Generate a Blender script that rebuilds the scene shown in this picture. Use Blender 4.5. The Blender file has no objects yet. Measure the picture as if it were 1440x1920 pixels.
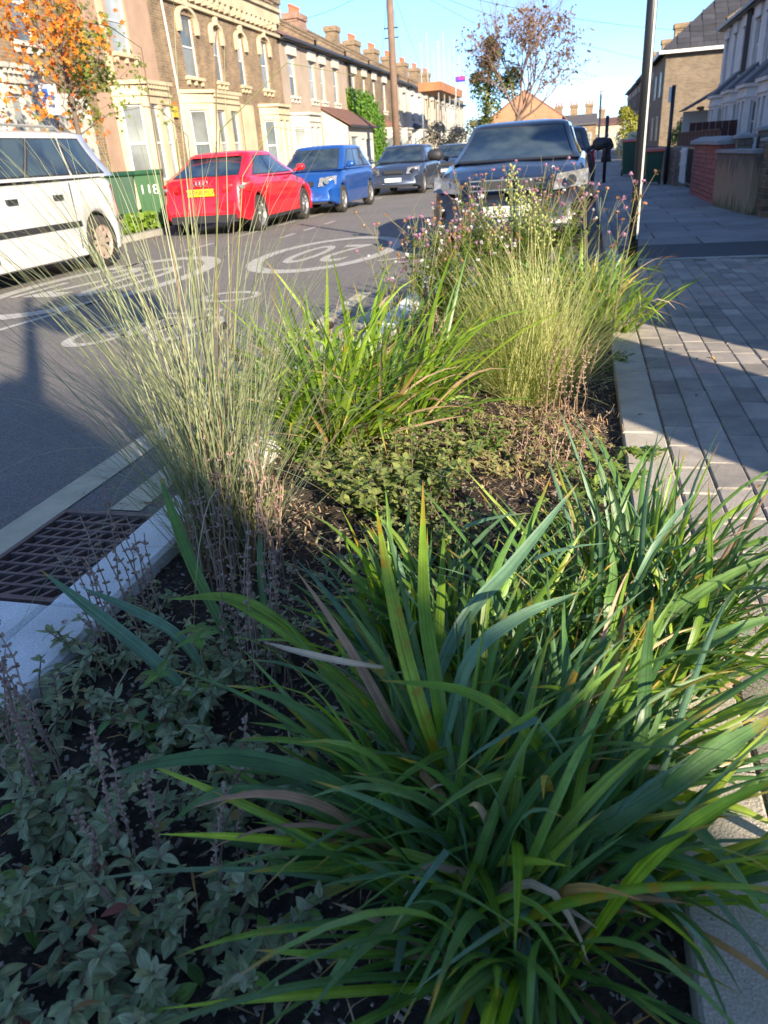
import bpy, math, random
import numpy as np
from mathutils import Vector, Matrix
from math import sin, cos, pi, radians, sqrt, atan2
random.seed(7); RNG = np.random.default_rng(7)
S = bpy.context.scene
COL = S.collection

# ------------------------------------------------------------------ camera
RT = Vector((0.9695338, 0.23666526, -0.06319629)); UPV = Vector((-0.04752254, 0.43481246, 0.89926622)); FW = Vector((-0.24030361, 0.86886574, -0.43281231))
CAM = Vector((0, 0, 1.0645)); FPX = 1384.27
cd = bpy.data.cameras.new('camera'); cam = bpy.data.objects.new('camera', cd); COL.objects.link(cam)
cam.matrix_world = Matrix.Translation(CAM) @ Matrix((RT, UPV, -FW)).transposed().to_4x4()
cd.sensor_fit = 'VERTICAL'; cd.sensor_height = 36; cd.sensor_width = 27; cd.lens = FPX / 1920 * 36
cd.clip_start = 0.05; cd.clip_end = 3000
cd.dof.use_dof = True; cd.dof.focus_distance = 2.0; cd.dof.aperture_fstop = 6.5
S.camera = cam
def proj(P):
    d = Vector(P) - CAM; z = d.dot(FW)
    if z < .05: return (-9999, -9999, z)
    return (720 + FPX * d.dot(RT) / z, 960 - FPX * d.dot(UPV) / z, z)
# ------------------------------------------------------------------ light
SUN_AZ, SUN_EL = radians(142), radians(22)
w = bpy.data.worlds.new('World'); S.world = w; w.use_nodes = True
nt = w.node_tree; bg = nt.nodes['Background']
sky = nt.nodes.new('ShaderNodeTexSky'); sky.sky_type = 'NISHITA'; sky.sun_disc = False
sky.sun_elevation = SUN_EL; sky.sun_rotation = SUN_AZ; sky.air_density = 1.0; sky.altitude = 2600; sky.dust_density = .25; sky.ozone_density = 3.0
tc = nt.nodes.new('ShaderNodeTexCoord'); mp = nt.nodes.new('ShaderNodeMapping'); mp.inputs['Scale'].default_value = (1.2, 1.2, 6)
nz = nt.nodes.new('ShaderNodeTexNoise'); nz.inputs['Scale'].default_value = 1.7; nz.inputs['Detail'].default_value = 7; nz.inputs['Roughness'].default_value = .62
rp = nt.nodes.new('ShaderNodeValToRGB'); rp.color_ramp.elements[0].position = .46; rp.color_ramp.elements[0].color = (0, 0, 0, 1); rp.color_ramp.elements[1].position = .72; rp.color_ramp.elements[1].color = (.6, .6, .6, 1)
mx = nt.nodes.new('ShaderNodeMixRGB'); mx.inputs[2].default_value = (2.6, 2.7, 2.8, 1)
for a, b in ((tc.outputs['Generated'], mp.inputs[0]), (mp.outputs[0], nz.inputs['Vector']), (nz.outputs[0], rp.inputs[0]), (rp.outputs[0], mx.inputs[0]), (sky.outputs[0], mx.inputs[1]), (mx.outputs[0], bg.inputs[0])): nt.links.new(a, b)
tint = nt.nodes.new('ShaderNodeMixRGB'); tint.blend_type = 'MULTIPLY'; tint.inputs[0].default_value = 1; tint.inputs[2].default_value = (.7, .82, .96, 1); nt.links.new(mx.outputs[0], tint.inputs[1]); nt.links.new(tint.outputs[0], bg.inputs[0])
bg.inputs[1].default_value = .125
sl = bpy.data.lights.new('sun', 'SUN'); sl.energy = 5; sl.angle = radians(.55); sl.color = (1, .86, .66)
so = bpy.data.objects.new('sun', sl); COL.objects.link(so)
TS = Vector((sin(SUN_AZ) * cos(SUN_EL), cos(SUN_AZ) * cos(SUN_EL), sin(SUN_EL)))
so.rotation_euler = TS.to_track_quat('Z', 'Y').to_euler(); so.location = (20, -30, 40)
vs = S.view_settings; vs.view_transform = 'Standard'; vs.look = 'None'; vs.exposure = 1.4; vs.gamma = 1; vs.use_curve_mapping = False

# ------------------------------------------------------------------ materials
MATS = {}
def nodes(name):
    m = bpy.data.materials.new(name); m.use_nodes = True; t = m.node_tree
    return m, t, t.nodes['Principled BSDF'], t.nodes['Material Output']
def N(t, ty, **k):
    n = t.nodes.new('ShaderNode' + ty)
    for a, b in k.items(): setattr(n, a, b)
    return n
def math_(t, op, a, b=None, clamp=False):
    n = N(t, 'Math', operation=op, use_clamp=clamp)
    for i, v in enumerate((a, b)):
        if v is None: continue
        if hasattr(v, 'node'): t.links.new(v, n.inputs[i])
        else: n.inputs[i].default_value = v
    return n.outputs[0]
def mixc(t, f, a, b, mode='MIX'):
    n = N(t, 'MixRGB', blend_type=mode)
    for i, v in enumerate((f, a, b)):
        if hasattr(v, 'node'): t.links.new(v, n.inputs[i])
        elif i == 0: n.inputs[0].default_value = v
        else: n.inputs[i].default_value = tuple(v)[:3] + (1,)
    return n.outputs[0]
def noise(t, scale, detail=4, rough=.6, vec=None, out=0):
    n = N(t, 'TexNoise'); n.inputs['Scale'].default_value = scale; n.inputs['Detail'].default_value = detail; n.inputs['Roughness'].default_value = rough
    if vec is not None: t.links.new(vec, n.inputs['Vector'])
    return n.outputs[out]
def coords(t, kind='Object'):
    if kind == 'World': return N(t, 'NewGeometry').outputs['Position']
    return N(t, 'TexCoord').outputs[kind]
def ramp(t, f, *st):
    n = N(t, 'ValToRGB'); e = n.color_ramp.elements
    while len(e) < len(st): e.new(.5)
    for i, (p, c) in enumerate(st):
        e[i].position = p; e[i].color = (tuple(c) + (1,))[:4] if hasattr(c, '__len__') else (c, c, c, 1)
    t.links.new(f, n.inputs[0]); return n.outputs[0]
def bump(t, h, bs, strength=.3, dist=.01):
    n = N(t, 'Bump'); n.inputs['Strength'].default_value = strength; n.inputs['Distance'].default_value = dist
    t.links.new(h, n.inputs['Height']); t.links.new(n.outputs[0], bs.inputs['Normal'])
def mat(name, col, rough=.7, var=.25, scale=6, col2=None, fine=60, finev=.15, bmp=0, bdist=.005, objr=0, metal=0, coat=0, spec=.5, space='World'):
    if name in MATS: return MATS[name]
    m, t, bs, out = nodes(name); v = coords(t, space)
    n1 = noise(t, scale, 5, .6, v); n2 = noise(t, fine, 3, .6, v)
    c2 = col2 or tuple(x * (1 - var) for x in col[:3])
    c = mixc(t, ramp(t, n1, (.3, 0), (.7, 1)), col, c2)
    f = math_(t, 'MULTIPLY_ADD', n2, finev * 2); t.nodes[-1].inputs[2].default_value = 1 - finev
    c = mixc(t, 1, c, f, 'MULTIPLY')
    if objr:
        r = N(t, 'ObjectInfo').outputs['Random']
        g = math_(t, 'MULTIPLY_ADD', r, objr * 2); t.nodes[-1].inputs[2].default_value = 1 - objr
        c = mixc(t, 1, c, g, 'MULTIPLY')
    t.links.new(c, bs.inputs['Base Color'])
    bs.inputs['Roughness'].default_value = rough; bs.inputs['Metallic'].default_value = metal; bs.inputs['Coat Weight'].default_value = coat; bs.inputs['Coat Roughness'].default_value = .04; bs.inputs['Specular IOR Level'].default_value = spec
    if bmp: bump(t, math_(t, 'ADD', n2, math_(t, 'MULTIPLY', n1, .5)), bs, bmp, bdist)
    MATS[name] = m; return m
def leafmat(name, cols, tip=None, tipstart=.93, yellow=0, trans=.35, rough=.42, stripes=0, spots=0, ptint=None, spec=.5):
    """cols: list of greens picked by a per-leaf random number"""
    m, t, bs, out = nodes(name)
    at = N(t, 'Attribute', attribute_name='rnd').outputs['Fac']; tt = N(t, 'Attribute', attribute_name='t').outputs['Fac']; uu = N(t, 'Attribute', attribute_name='u').outputs['Fac']
    r = math_(t, 'FRACT', math_(t, 'ADD', at, N(t, 'ObjectInfo').outputs['Random']))
    c = ramp(t, r, *[(i / max(1, len(cols) - 1), q) for i, q in enumerate(cols)])
    pos = coords(t, 'World')
    nn = noise(t, 22, 4, .6, pos)
    c = mixc(t, 1, c, ramp(t, nn, (.25, .72), (.75, 1.25)), 'MULTIPLY')
    if stripes:
        cb = N(t, 'CombineXYZ'); t.links.new(math_(t, 'MULTIPLY', uu, stripes), cb.inputs[0]); t.links.new(math_(t, 'MULTIPLY', tt, 1.5), cb.inputs[1]); t.links.new(math_(t, 'MULTIPLY', r, 40), cb.inputs[2])
        sn = noise(t, 1.0, 2, .5, cb.outputs[0]); c = mixc(t, 1, c, ramp(t, sn, (.3, .66), (.7, 1.35)), 'MULTIPLY')
        mid = math_(t, 'ABSOLUTE', math_(t, 'SUBTRACT', uu, .5)); c = mixc(t, ramp(t, mid, (0, .35), (.09, 0)), c, mixc(t, 1, c, (1.5, 1.5, 1.2), 'MULTIPLY'))
    if yellow:
        r2 = math_(t, 'FRACT', math_(t, 'MULTIPLY', r, 7.31)); pn = noise(t, 26, 3, .5, pos)
        f = math_(t, 'MULTIPLY', ramp(t, r2, (1 - yellow, 0), (1 - yellow * .6, 1)), ramp(t, pn, (.52, 0), (.64, .85)))
        c = mixc(t, f, c, (.42, .25, .015))
    if spots:
        c = mixc(t, math_(t, 'MULTIPLY', ramp(t, noise(t, 260, 2, .5, pos), (.66, 0), (.72, 1)), spots), c, (.09, .045, .015))
    if tip:
        f = math_(t, 'ADD', tt, math_(t, 'MULTIPLY', math_(t, 'SUBTRACT', nn, .5), .25))
        r3 = ramp(t, math_(t, 'FRACT', math_(t, 'MULTIPLY', r, 13.7)), (.5, 0), (.62, 1))
        c = mixc(t, math_(t, 'MULTIPLY', r3, ramp(t, f, (tipstart - .09, 0), (tipstart - .03, 1))), c, (.36, .25, .03))
        c = mixc(t, math_(t, 'MULTIPLY', r3, ramp(t, f, (tipstart - .02, 0), (tipstart + .02, 1))), c, tip)
    t.links.new(c, bs.inputs['Base Color']); bs.inputs['Roughness'].default_value = rough; bs.inputs['Specular IOR Level'].default_value = spec
    if stripes: bump(t, sn, bs, .35, .002)
    tr = N(t, 'BsdfTranslucent'); t.links.new(mixc(t, 1, c, ptint or (1.35, 1.5, .55), 'MULTIPLY'), tr.inputs[0])
    ms = N(t, 'MixShader'); ms.inputs[0].default_value = trans
    t.links.new(bs.outputs[0], ms.inputs[1]); t.links.new(tr.outputs[0], ms.inputs[2]); t.links.new(ms.outputs[0], out.inputs[0])
    MATS[name] = m; return m
def brickmat(name, c1, c2, mortar, bw=.225, bh=.075, ms=.012, stain=.35, scale=1, rough=.85):
    if name in MATS: return MATS[name]
    m, t, bs, out = nodes(name); v = coords(t, 'Object')
    s = N(t, 'SeparateXYZ'); t.links.new(v, s.inputs[0]); cb = N(t, 'CombineXYZ')
    t.links.new(math_(t, 'ADD', s.outputs[0], s.outputs[1]), cb.inputs[0]); t.links.new(s.outputs[2], cb.inputs[1])
    b = N(t, 'TexBrick'); b.inputs['Scale'].default_value = 1; b.inputs['Brick Width'].default_value = bw; b.inputs['Row Height'].default_value = bh; b.inputs['Mortar Size'].default_value = ms; b.inputs['Bias'].default_value = 0
    b.inputs['Color1'].default_value = c1 + (1,); b.inputs['Color2'].default_value = c2 + (1,); b.inputs['Mortar'].default_value = mortar + (1,); t.links.new(cb.outputs[0], b.inputs['Vector'])
    n = noise(t, 1.3, 6, .65, v); n2 = noise(t, 25, 3, .6, v)
    c = mixc(t, 1, b.outputs[0], ramp(t, n, (.3, 1 - stain), (.7, 1.1)), 'MULTIPLY'); c = mixc(t, 1, c, ramp(t, n2, (.2, .75), (.8, 1.25)), 'MULTIPLY')
    t.links.new(c, bs.inputs['Base Color']); bs.inputs['Roughness'].default_value = rough; bump(t, math_(t, 'SUBTRACT', n2, b.outputs['Fac']), bs, .5, .01)
    MATS[name] = m; return m

# ------------------------------------------------------------------ mesh helpers
class MB:
    def __init__(s): s.v = []; s.f = []; s.m = []; s.r = []; s.t = []; s.u = []; s.cur = 0
    def vert(s, p, r=0., t=0., u=.5): s.v.append(tuple(p)); s.r.append(r); s.t.append(t); s.u.append(u); return len(s.v) - 1
    def face(s, *i): s.f.append(tuple(i)); s.m.append(s.cur)
    def quad(s, *ps, r=0.):
        i = [s.vert(p, r) for p in ps]; s.face(*i)
    def box(s, x0, y0, z0, x1, y1, z1, M=None, r=0.):
        P = [(x0, y0, z0), (x1, y0, z0), (x1, y1, z0), (x0, y1, z0), (x0, y0, z1), (x1, y0, z1), (x1, y1, z1), (x0, y1, z1)]
        if M is not None: P = [M @ Vector(p) for p in P]
        i = [s.vert(p, r) for p in P]
        for q in ((0, 3, 2, 1), (4, 5, 6, 7), (0, 1, 5, 4), (1, 2, 6, 5), (2, 3, 7, 6), (3, 0, 4, 7)): s.face(*[i[k] for k in q])
    def bbox(s, x0, y0, z0, x1, y1, z1, c, r=0.):
        """box with chamfered top"""
        lo = [(x0, y0, z0), (x1, y0, z0), (x1, y1, z0), (x0, y1, z0)]; mi = [(x, y, z1 - c) for x, y, _ in lo]
        tp = [(x0 + c, y0 + c, z1), (x1 - c, y0 + c, z1), (x1 - c, y1 - c, z1), (x0 + c, y1 - c, z1)]
        i = [s.vert(p, r) for p in lo + mi + tp]
        for k in range(4):
            n = (k + 1) % 4; s.face(i[k], i[n], i[4 + n], i[4 + k]); s.face(i[4 + k], i[4 + n], i[8 + n], i[8 + k])
        s.face(i[8], i[9], i[10], i[11])
    def tube(s, pts, rad, n=6, cap=True, r=0.):
        pts = [Vector(p) for p in pts]; rings = []
        if not hasattr(rad, '__len__'): rad = [rad] * len(pts)
        for k, p in enumerate(pts):
            d = (pts[min(k + 1, len(pts) - 1)] - pts[max(k - 1, 0)])
            d = d.normalized() if d.length > 1e-9 else Vector((0, 0, 1))
            a = d.cross(Vector((0, 0, 1)) if abs(d.z) < .9 else Vector((1, 0, 0))).normalized(); b = d.cross(a)
            rings.append([s.vert(p + (a * cos(2 * pi * j / n) + b * sin(2 * pi * j / n)) * rad[k], r, k / max(1, len(pts) - 1)) for j in range(n)])
        for k in range(len(rings) - 1):
            for j in range(n): s.face(rings[k][j], rings[k][(j + 1) % n], rings[k + 1][(j + 1) % n], rings[k + 1][j])
        if cap: s.face(*rings[0][::-1]); s.face(*rings[-1])
    def prism(s, poly, axis, a, b):
        """poly 2D extruded along axis (0,1,2) from a to b"""
        def P(q, h): l = list(q); l.insert(axis, h); return l
        i = [s.vert(P(q, a)) for q in poly]; j = [s.vert(P(q, b)) for q in poly]; n = len(poly)
        s.face(*i[::-1]); s.face(*j)
        for k in range(n): s.face(i[k], i[(k + 1) % n], j[(k + 1) % n], j[k])
    def disc(s, c, ax, rad, h, n=20, r=0.):
        s.tube([Vector(c), Vector(c) + Vector(ax) * h], rad, n)
    def arrays(s, V, F, r=None, t=None, u=None):
        o = len(s.v); s.v += [tuple(x) for x in V.tolist()]; s.f += [tuple(x) for x in (F + o).tolist()]; s.m += [s.cur] * len(F)
        z = [0.] * len(V); s.r += r.tolist() if r is not None else z; s.t += t.tolist() if t is not None else z; s.u += u.tolist() if u is not None else z
    def mesh(s, name, mats, smooth=False):
        me = bpy.data.meshes.new(name); me.from_pydata(s.v, [], s.f)
        for q in (mats if isinstance(mats, (list, tuple)) else [mats]): me.materials.append(q)
        if any(s.m): me.polygons.foreach_set('material_index', s.m)
        if smooth: me.polygons.foreach_set('use_smooth', [True] * len(s.f))
        if any(s.r) or any(s.t):
            for nm, d in (('rnd', s.r), ('t', s.t), ('u', s.u)):
                a = me.attributes.new(nm, 'FLOAT', 'POINT'); a.data.foreach_set('value', np.array(d, dtype=np.float32))
        me.update(); return me
    def build(s, name, mats, parent=None, smooth=False, **k):
        return obj(name, s.mesh(name, mats, smooth), parent, **k)
def obj(name, me, parent=None, loc=None, rot=None, scale=None, **k):
    o = bpy.data.objects.new(name, me); COL.objects.link(o)
    if parent is not None: o.parent = parent
    if loc is not None: o.location = loc
    if rot is not None: o.rotation_euler = rot
    if scale is not None: o.scale = scale if hasattr(scale, '__len__') else (scale,) * 3
    for a, b in k.items(): o[a] = b
    return o
def thing(name, label, cat, loc=(0, 0, 0), rz=0, group=None):
    o = bpy.data.objects.new(name, None); COL.objects.link(o); o.location = loc; o.rotation_euler = (0, 0, rz); o.empty_display_size = .1
    o['label'] = label; o['category'] = cat
    if group: o['group'] = group
    return o
def tag(o, label, cat, group=None, kind=None):
    o['label'] = label; o['category'] = cat
    if group: o['group'] = group
    if kind: o['kind'] = kind
    return o
def struct(name, kind='structure'):
    o = bpy.data.objects.new(name, None); COL.objects.link(o); o['kind'] = kind; return o
def copy_tree(o, parent=None):
    c = o.copy(); COL.objects.link(c)
    if parent is not None: c.parent = parent
    for ch in list(o.children): copy_tree(ch, c)
    return c
def text(name, body, size, m, parent=None, loc=(0, 0, 0), rot=(0, 0, 0), scale=(1, 1, 1), ext=.0005):
    cu = bpy.data.curves.new(name, 'FONT'); cu.body = body; cu.size = size; cu.align_x = 'CENTER'; cu.align_y = 'CENTER'; cu.extrude = ext
    cu.resolution_u = 4; tmp = bpy.data.objects.new(name, cu); COL.objects.link(tmp)
    bpy.context.view_layer.update(); me = bpy.data.meshes.new_from_object(tmp.evaluated_get(bpy.context.evaluated_depsgraph_get()))
    bpy.data.objects.remove(tmp); me.materials.clear(); me.materials.append(m)
    return obj(name, me, parent, loc, rot, scale)
ROADZ = -.06
# ================================================================== SETTING
def asphalt(name, c, sc=1.0):
    m, t, bs, out = nodes(name); v = coords(t, 'World')
    n1 = noise(t, .7, 6, .6, v); vo = N(t, 'TexVoronoi'); vo.inputs['Scale'].default_value = 130; t.links.new(v, vo.inputs['Vector'])
    n2 = noise(t, 160, 3, .7, v)
    b = mixc(t, ramp(t, n1, (.3, 0), (.75, 1)), c, tuple(x * 1.45 for x in c))
    b = mixc(t, ramp(t, n2, (.5, 0), (.72, .8)), b, tuple(min(1, x * 3.2) for x in c))
    b = mixc(t, 1, b, ramp(t, vo.outputs['Distance'], (0, 1.15), (.8, .6)), 'MULTIPLY')
    cr = noise(t, 3, 8, .7, v); b = mixc(t, ramp(t, cr, (.485, 0), (.5, .35), (.515, 0)), b, tuple(x * .5 for x in c))
    t.links.new(b, bs.inputs['Base Color']); bs.inputs['Roughness'].default_value = .85; bump(t, n2, bs, .8, .004); return m
M_road = asphalt('road_asphalt', (.14, .13, .12)); M_tar = asphalt('pavement_asphalt', (.05, .052, .056))
def plane(name, x0, y0, x1, y1, z, m, kind='structure'):
    b = MB(); b.quad((x0, y0, z), (x1, y0, z), (x1, y1, z), (x0, y1, z)); return b.build(name, m, kind=kind)
plane('ground', -400, -300, 400, 1500, -.42, mat('earth', (.12, .1, .08), .95, scale=.1))
# road: one sheet left of the planter, and a strip ahead of it
b = MB()
for q in ((-8.1, -40, -1.825, 7.05), (-1.825, -40, -1.385, 1.535), (-1.825, 2.125, -1.385, 7.05), (-1.395, 1.535, -1.385, 2.125), (-8.1, 7.05, .4, 400)): b.quad((q[0], q[1], ROADZ), (q[2], q[1], ROADZ), (q[2], q[3], ROADZ), (q[0], q[3], ROADZ))
b.build('road', M_road, kind='structure')
def paint(name, c, wear=.45):
    m, t, bs, out = nodes(name); v = coords(t, 'World'); n = noise(t, 40, 6, .75, v); n0 = noise(t, 2.5, 4, .6, v)
    f = math_(t, 'ADD', n, math_(t, 'MULTIPLY', n0, .35)); col = mixc(t, ramp(t, f, (wear + .0, 1), (wear + .09, 0)), c, (.1, .1, .1))
    col = mixc(t, 1, col, ramp(t, noise(t, 9, 4, .6, v), (.3, .78), (.7, 1.05)), 'MULTIPLY')
    t.links.new(col, bs.inputs['Base Color']); bs.inputs['Roughness'].default_value = .75; bump(t, n, bs, .4, .003); return m
M_white = paint('white_paint', (.44, .42, .38), .37); M_yel = paint('cream_yellow_paint', (.52, .46, .32), .48)
Z1 = ROADZ + .004
mk = struct('road_marking')
b = MB()
for x0, x1, ys in ((-1.975, -1.835, ((-5, 6.8),)), (-1.66, -1.53, ((-5, 1.50), (2.16, 6.6)))):
    for y0, y1 in ys:
        k = 24
        for i in range(k):
            a, c = y0 + (y1 - y0) * i / k, y0 + (y1 - y0) * (i + 1) / k; b.quad((x0, a, Z1), (x1, a, Z1), (x1, c, Z1), (x0, c, Z1))
b.build('double_yellow_line', M_yel, mk)
def ring(cx, cy, a, bb, wx, wy, name='speed_roundel'):
    b = MB(); n = 72; o = []; i_ = []
    for k in range(n):
        t = 2 * pi * k / n; o.append(b.vert((cx + a * cos(t), cy + bb * sin(t), Z1))); i_.append(b.vert((cx + (a - wx) * cos(t), cy + (bb - wy) * sin(t), Z1)))
    for k in range(n): j = (k + 1) % n; b.face(o[k], o[j], i_[j], i_[k])
    return b.build(name, M_white, mk)
ring(-3.3, 10.1, .93, 1.9, .17, .3); ring(-5.35, 7.95, .98, 2.25, .18, .34)
text('painted_number', '20', 1.0, M_white, mk, (-3.3, 10.1, Z1), (0, 0, pi), (.95, 2.6, 1), .0004)
text('painted_number', '20', 1.05, M_white, mk, (-5.35, 7.95, Z1), (0, 0, 0), (1.0, 3.0, 1), .0004)
b = MB()
def stripe(p, q, wd):
    p, q = Vector((*p, Z1)), Vector((*q, Z1)); d = (q - p).normalized(); n = Vector((-d.y, d.x, 0)) * wd / 2; b.quad(p - n, q - n, q + n, p + n)
def ering(cx, cy, rx, ry, wd):
    o = []; i_ = []; n = 36
    for k in range(n):
        t = 2 * pi * k / n; o.append(b.vert((cx + rx * cos(t), cy + ry * sin(t), Z1))); i_.append(b.vert((cx + (rx - wd) * cos(t), cy + (ry - wd * 1.6) * sin(t), Z1)))
    for k in range(n): j = (k + 1) % n; b.face(o[k], o[j], i_[j], i_[k])
ering(-3.62, 5.15, .24, .42, .07); ering(-2.98, 5.35, .24, .46, .07)
for p, q in (((-3.62, 5.15), (-3.42, 5.75)), ((-3.42, 5.75), (-3.02, 5.75)), ((-3.62, 5.15), (-3.3, 5.1)), ((-3.3, 5.1), (-3.42, 5.75)), ((-3.3, 5.1), (-3.02, 5.8)), ((-2.98, 5.35), (-3.05, 6.1)), ((-3.05, 6.1), (-3.25, 6.12)), ((-3.5, 5.95), (-3.32, 5.95))): stripe(p, q, .07)
b.build('bicycle_symbol', M_white, mk)
b = MB()
ering(-3.25, 6.75, .3, .3, .07)
for y in np.arange(3, 60, 2.0): stripe((-5.95 + .0 * y, y), (-5.95, y + 1.0), .09)
for y in (12.4, 13.6, 14.8): stripe((-4.9, y), (-4.9, y + .7), .08)
stripe((-2.35, 9.0), (-1.95, 9.35), .1); stripe((-2.1, 8.8), (-1.3, 9.0), .09)
for y0, y1, x in ((3.6, 7.0, -4.62),): stripe((x - .3, y0), (x, y1), .08)
b.build('bay_line', M_white, mk)
# far-side kerb, verge and pavement
M_conc = mat('kerb_concrete', (.42, .4, .36), .85, .3, 5, fine=140, finev=.25, bmp=.4, bdist=.003)
M_flag = mat('paving_slab', (.27, .26, .25), .85, .3, 2.5, fine=90, finev=.2, bmp=.3, objr=.18)
b = MB(); b.box(-8.25, -40, -.15, -8.1, 200, .045); b.build('far_kerb', M_conc, kind='structure')
plane('far_pavement', -10.4, -40, -8.25, 200, .04, M_flag)
# ---- planter kerbs (left: pale granite blocks, right: flush concrete edging)
M_gran = mat('white_granite', (.76, .76, .74), .8, .25, 5, fine=200, finev=.55, bmp=.5, bdist=.004, objr=.05)
M_edge = mat('edging_concrete', (.5, .45, .37), .88, .35, 5, fine=190, finev=.45, bmp=.8, bdist=.004, objr=.06)
lk = struct('planter_kerb')
def granite(x0, y0, x1, y1):
    b = MB(); b.bbox(x0, y0, -.15, x1, y1, .012 + random.uniform(-.002, .002), .012); b.build('kerb_stone', M_gran, lk)
y = 1.455
for k in range(7): granite(-1.385, y, -1.205 + random.uniform(-.006, .006), y + .895); y += .9
granite(-1.385, .95, -1.19, 1.45); granite(-2.5, .95, -1.39, 1.45)
granite(-1.385, .05, -1.19, .945); granite(-2.5, .05, -1.39, .945); granite(-2.5, -2.5, -1.19, .045)
granite(-1.2, 6.85, -.3, 7.03); granite(-.295, 6.85, .2, 7.03)
rk = struct('edging_kerb')
y = -1.6
while y < 7.0:
    b = MB(); b.bbox(.205, y + .003, -.12, .362, y + .91, random.uniform(-.002, .002), .006); b.build('edging_stone', M_edge, rk); y += .915
# ---- soil
def fbm(x, y): return .5 * sin(3.1 * x + 1.3) * cos(2.7 * y) + .3 * sin(9.3 * x + 4 * y) + .2 * cos(17 * y - 11 * x)
b = MB(); nx, ny = 60, 260; G = []
for j in range(ny + 1):
    for i in range(nx + 1):
        x = -1.21 + 1.42 * i / nx; y = -1.5 + 8.4 * j / ny; G.append(b.vert((x, y, -.045 + .012 * fbm(x, y) + random.uniform(-.004, .004))))
for j in range(ny):
    for i in range(nx): q = j * (nx + 1) + i; b.face(q, q + 1, q + nx + 2, q + nx + 1)
m, t, bs, out = nodes('dark_soil'); v = coords(t, 'World')
c = ramp(t, noise(t, 45, 6, .7, v), (.25, (.012, .009, .007)), (.5, (.04, .028, .02)), (.75, (.1, .075, .055))); t.links.new(c, bs.inputs['Base Color']); bs.inputs['Roughness'].default_value = .95; bump(t, noise(t, 70, 5, .7, v), bs, 1, .02)
b.build('planter_soil', m, kind='structure')
def soilz(x, y): return -.045 + .012 * fbm(x, y)
# ---- gully grate
M_iron = mat('rusty_cast_iron', (.17, .125, .115), .6, .4, 9, (.1, .07, .065), fine=80, finev=.3, bmp=.5, bdist=.002, metal=.3)
gr = thing('drain_grate', 'rusty cast iron road gully grate with slanted slots beside the white kerb', 'drain grate', (-1.61, 1.83, ROADZ), 0)
b = MB()
gw, gl = .215, .295
for a in ((-gw, -gl, gw, -gl + .022), (-gw, gl - .022, gw, gl), (-gw, -gl + .022, -gw + .02, gl - .022), (gw - .02, -gl + .022, gw, gl - .022)): b.box(a[0], a[1], -.06, a[2], a[3], .012)
b.build('frame', M_iron, gr)
rb = MB(); rb.box(-gw + .02, -.0065, -.035, gw - .02, .0065, .008); rib = rb.mesh('rib', M_iron)
nrow = 9; 
for k in range(1, nrow): obj('rib', rib, gr, (0, -gl + .022 + (2 * gl - .044) * k / nrow, 0))
cb_ = MB(); hh = (2 * gl - .044) / nrow / 2
for k in range(1): cb_.prism([(-.006 - .014, -hh), (.006 - .014, -hh), (.006 + .014, hh), (-.006 + .014, hh)], 2, -.032, .006)
cross = cb_.mesh('cross_bar', M_iron)
for k in range(nrow):
    for j in range(7): obj('cross_bar', cross, gr, (-gw + .05 + j * .055 + (.018 if k % 2 else -.01), -gl + .022 + hh * (2 * k + 1), 0), None, (1 if j != 3 else 2.2, 1, 1))
b = MB(); b.quad((-gw, -gl, -.3), (gw, -gl, -.3), (gw, gl, -.3), (-gw, gl, -.3)); 
b.quad((-gw, -gl, -.3), (-gw, -gl, 0), (gw, -gl, 0), (gw, -gl, -.3)); b.quad((-gw, gl, -.3), (-gw, gl, 0), (gw, gl, 0), (gw, gl, -.3)); b.quad((-gw, -gl, -.3), (-gw, gl, -.3), (-gw, gl, 0), (-gw, -gl, 0)); b.quad((gw, -gl, -.3), (gw, gl, -.3), (gw, gl, 0), (gw, -gl, 0))
b.build('pit', mat('pit_dark', (.02, .018, .016), .9), gr)
# ---- block paving: each block a piece of its own, the 300 that show largest singly
M_block = mat('paving_block', (.37, .325, .27), .85, .3, 7, (.22, .2, .185), fine=230, finev=.42, bmp=.9, bdist=.004, objr=.3)
M_blockp = mat('pinkish_block', (.4, .29, .25), .85, .3, 9, fine=240, finev=.3, bmp=.6, bdist=.003, objr=.12)
pv = struct('pavement')
m, t, bs, out = nodes('joint_sand'); v = coords(t, 'World')
c = mixc(t, ramp(t, noise(t, 4, 5, .6, v), (.5, 0), (.62, 1)), (.13, .11, .08), (.05, .08, .02)); c = mixc(t, 1, c, ramp(t, noise(t, 300, 2, .6, v), (.2, .5), (.8, 1.6)), 'MULTIPLY'); t.links.new(c, bs.inputs['Base Color']); bs.inputs['Roughness'].default_value = .95; bump(t, noise(t, 200, 4, .7, v), bs, .6, .004)
b = MB(); b.quad((.36, -6, -.009), (6, -6, -.009), (6, 7.9, -.009), (.36, 7.9, -.009)); b.build('joint_bed', m, pv)
bm_ = []
for k in range(3):
    q = MB(); q.bbox(-.0545, -.108, -.05, .0545, .108, 0, .0035 + .001 * k); bm_.append(q)
blk = [q.mesh('paving_block', M_block) for q in bm_]; blkp = bm_[0].mesh('paving_block', M_blockp)
cand = []
for i in range(34):
    x = .3675 + .1135 * (i + .5); off = random.random() * .222; last = off
    for j in range(-12, 36):
        y = off + j * .222
        if y > 7.8 or y < -2.8: continue
        px, py, z = proj((x, y, 0)); vis = -60 < px < 1500 and -60 < py < 1980 and z > 0
        cand.append((0 if vis else 1, z if vis else 1e3 + abs(y), x, y, random.random() < .06 or (abs(x - .92) < .1 and 1.7 < y < 2.2) or (x > .7 and y < 2.1 and random.random() < .3)))
cand.sort()
rest = MB()
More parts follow.
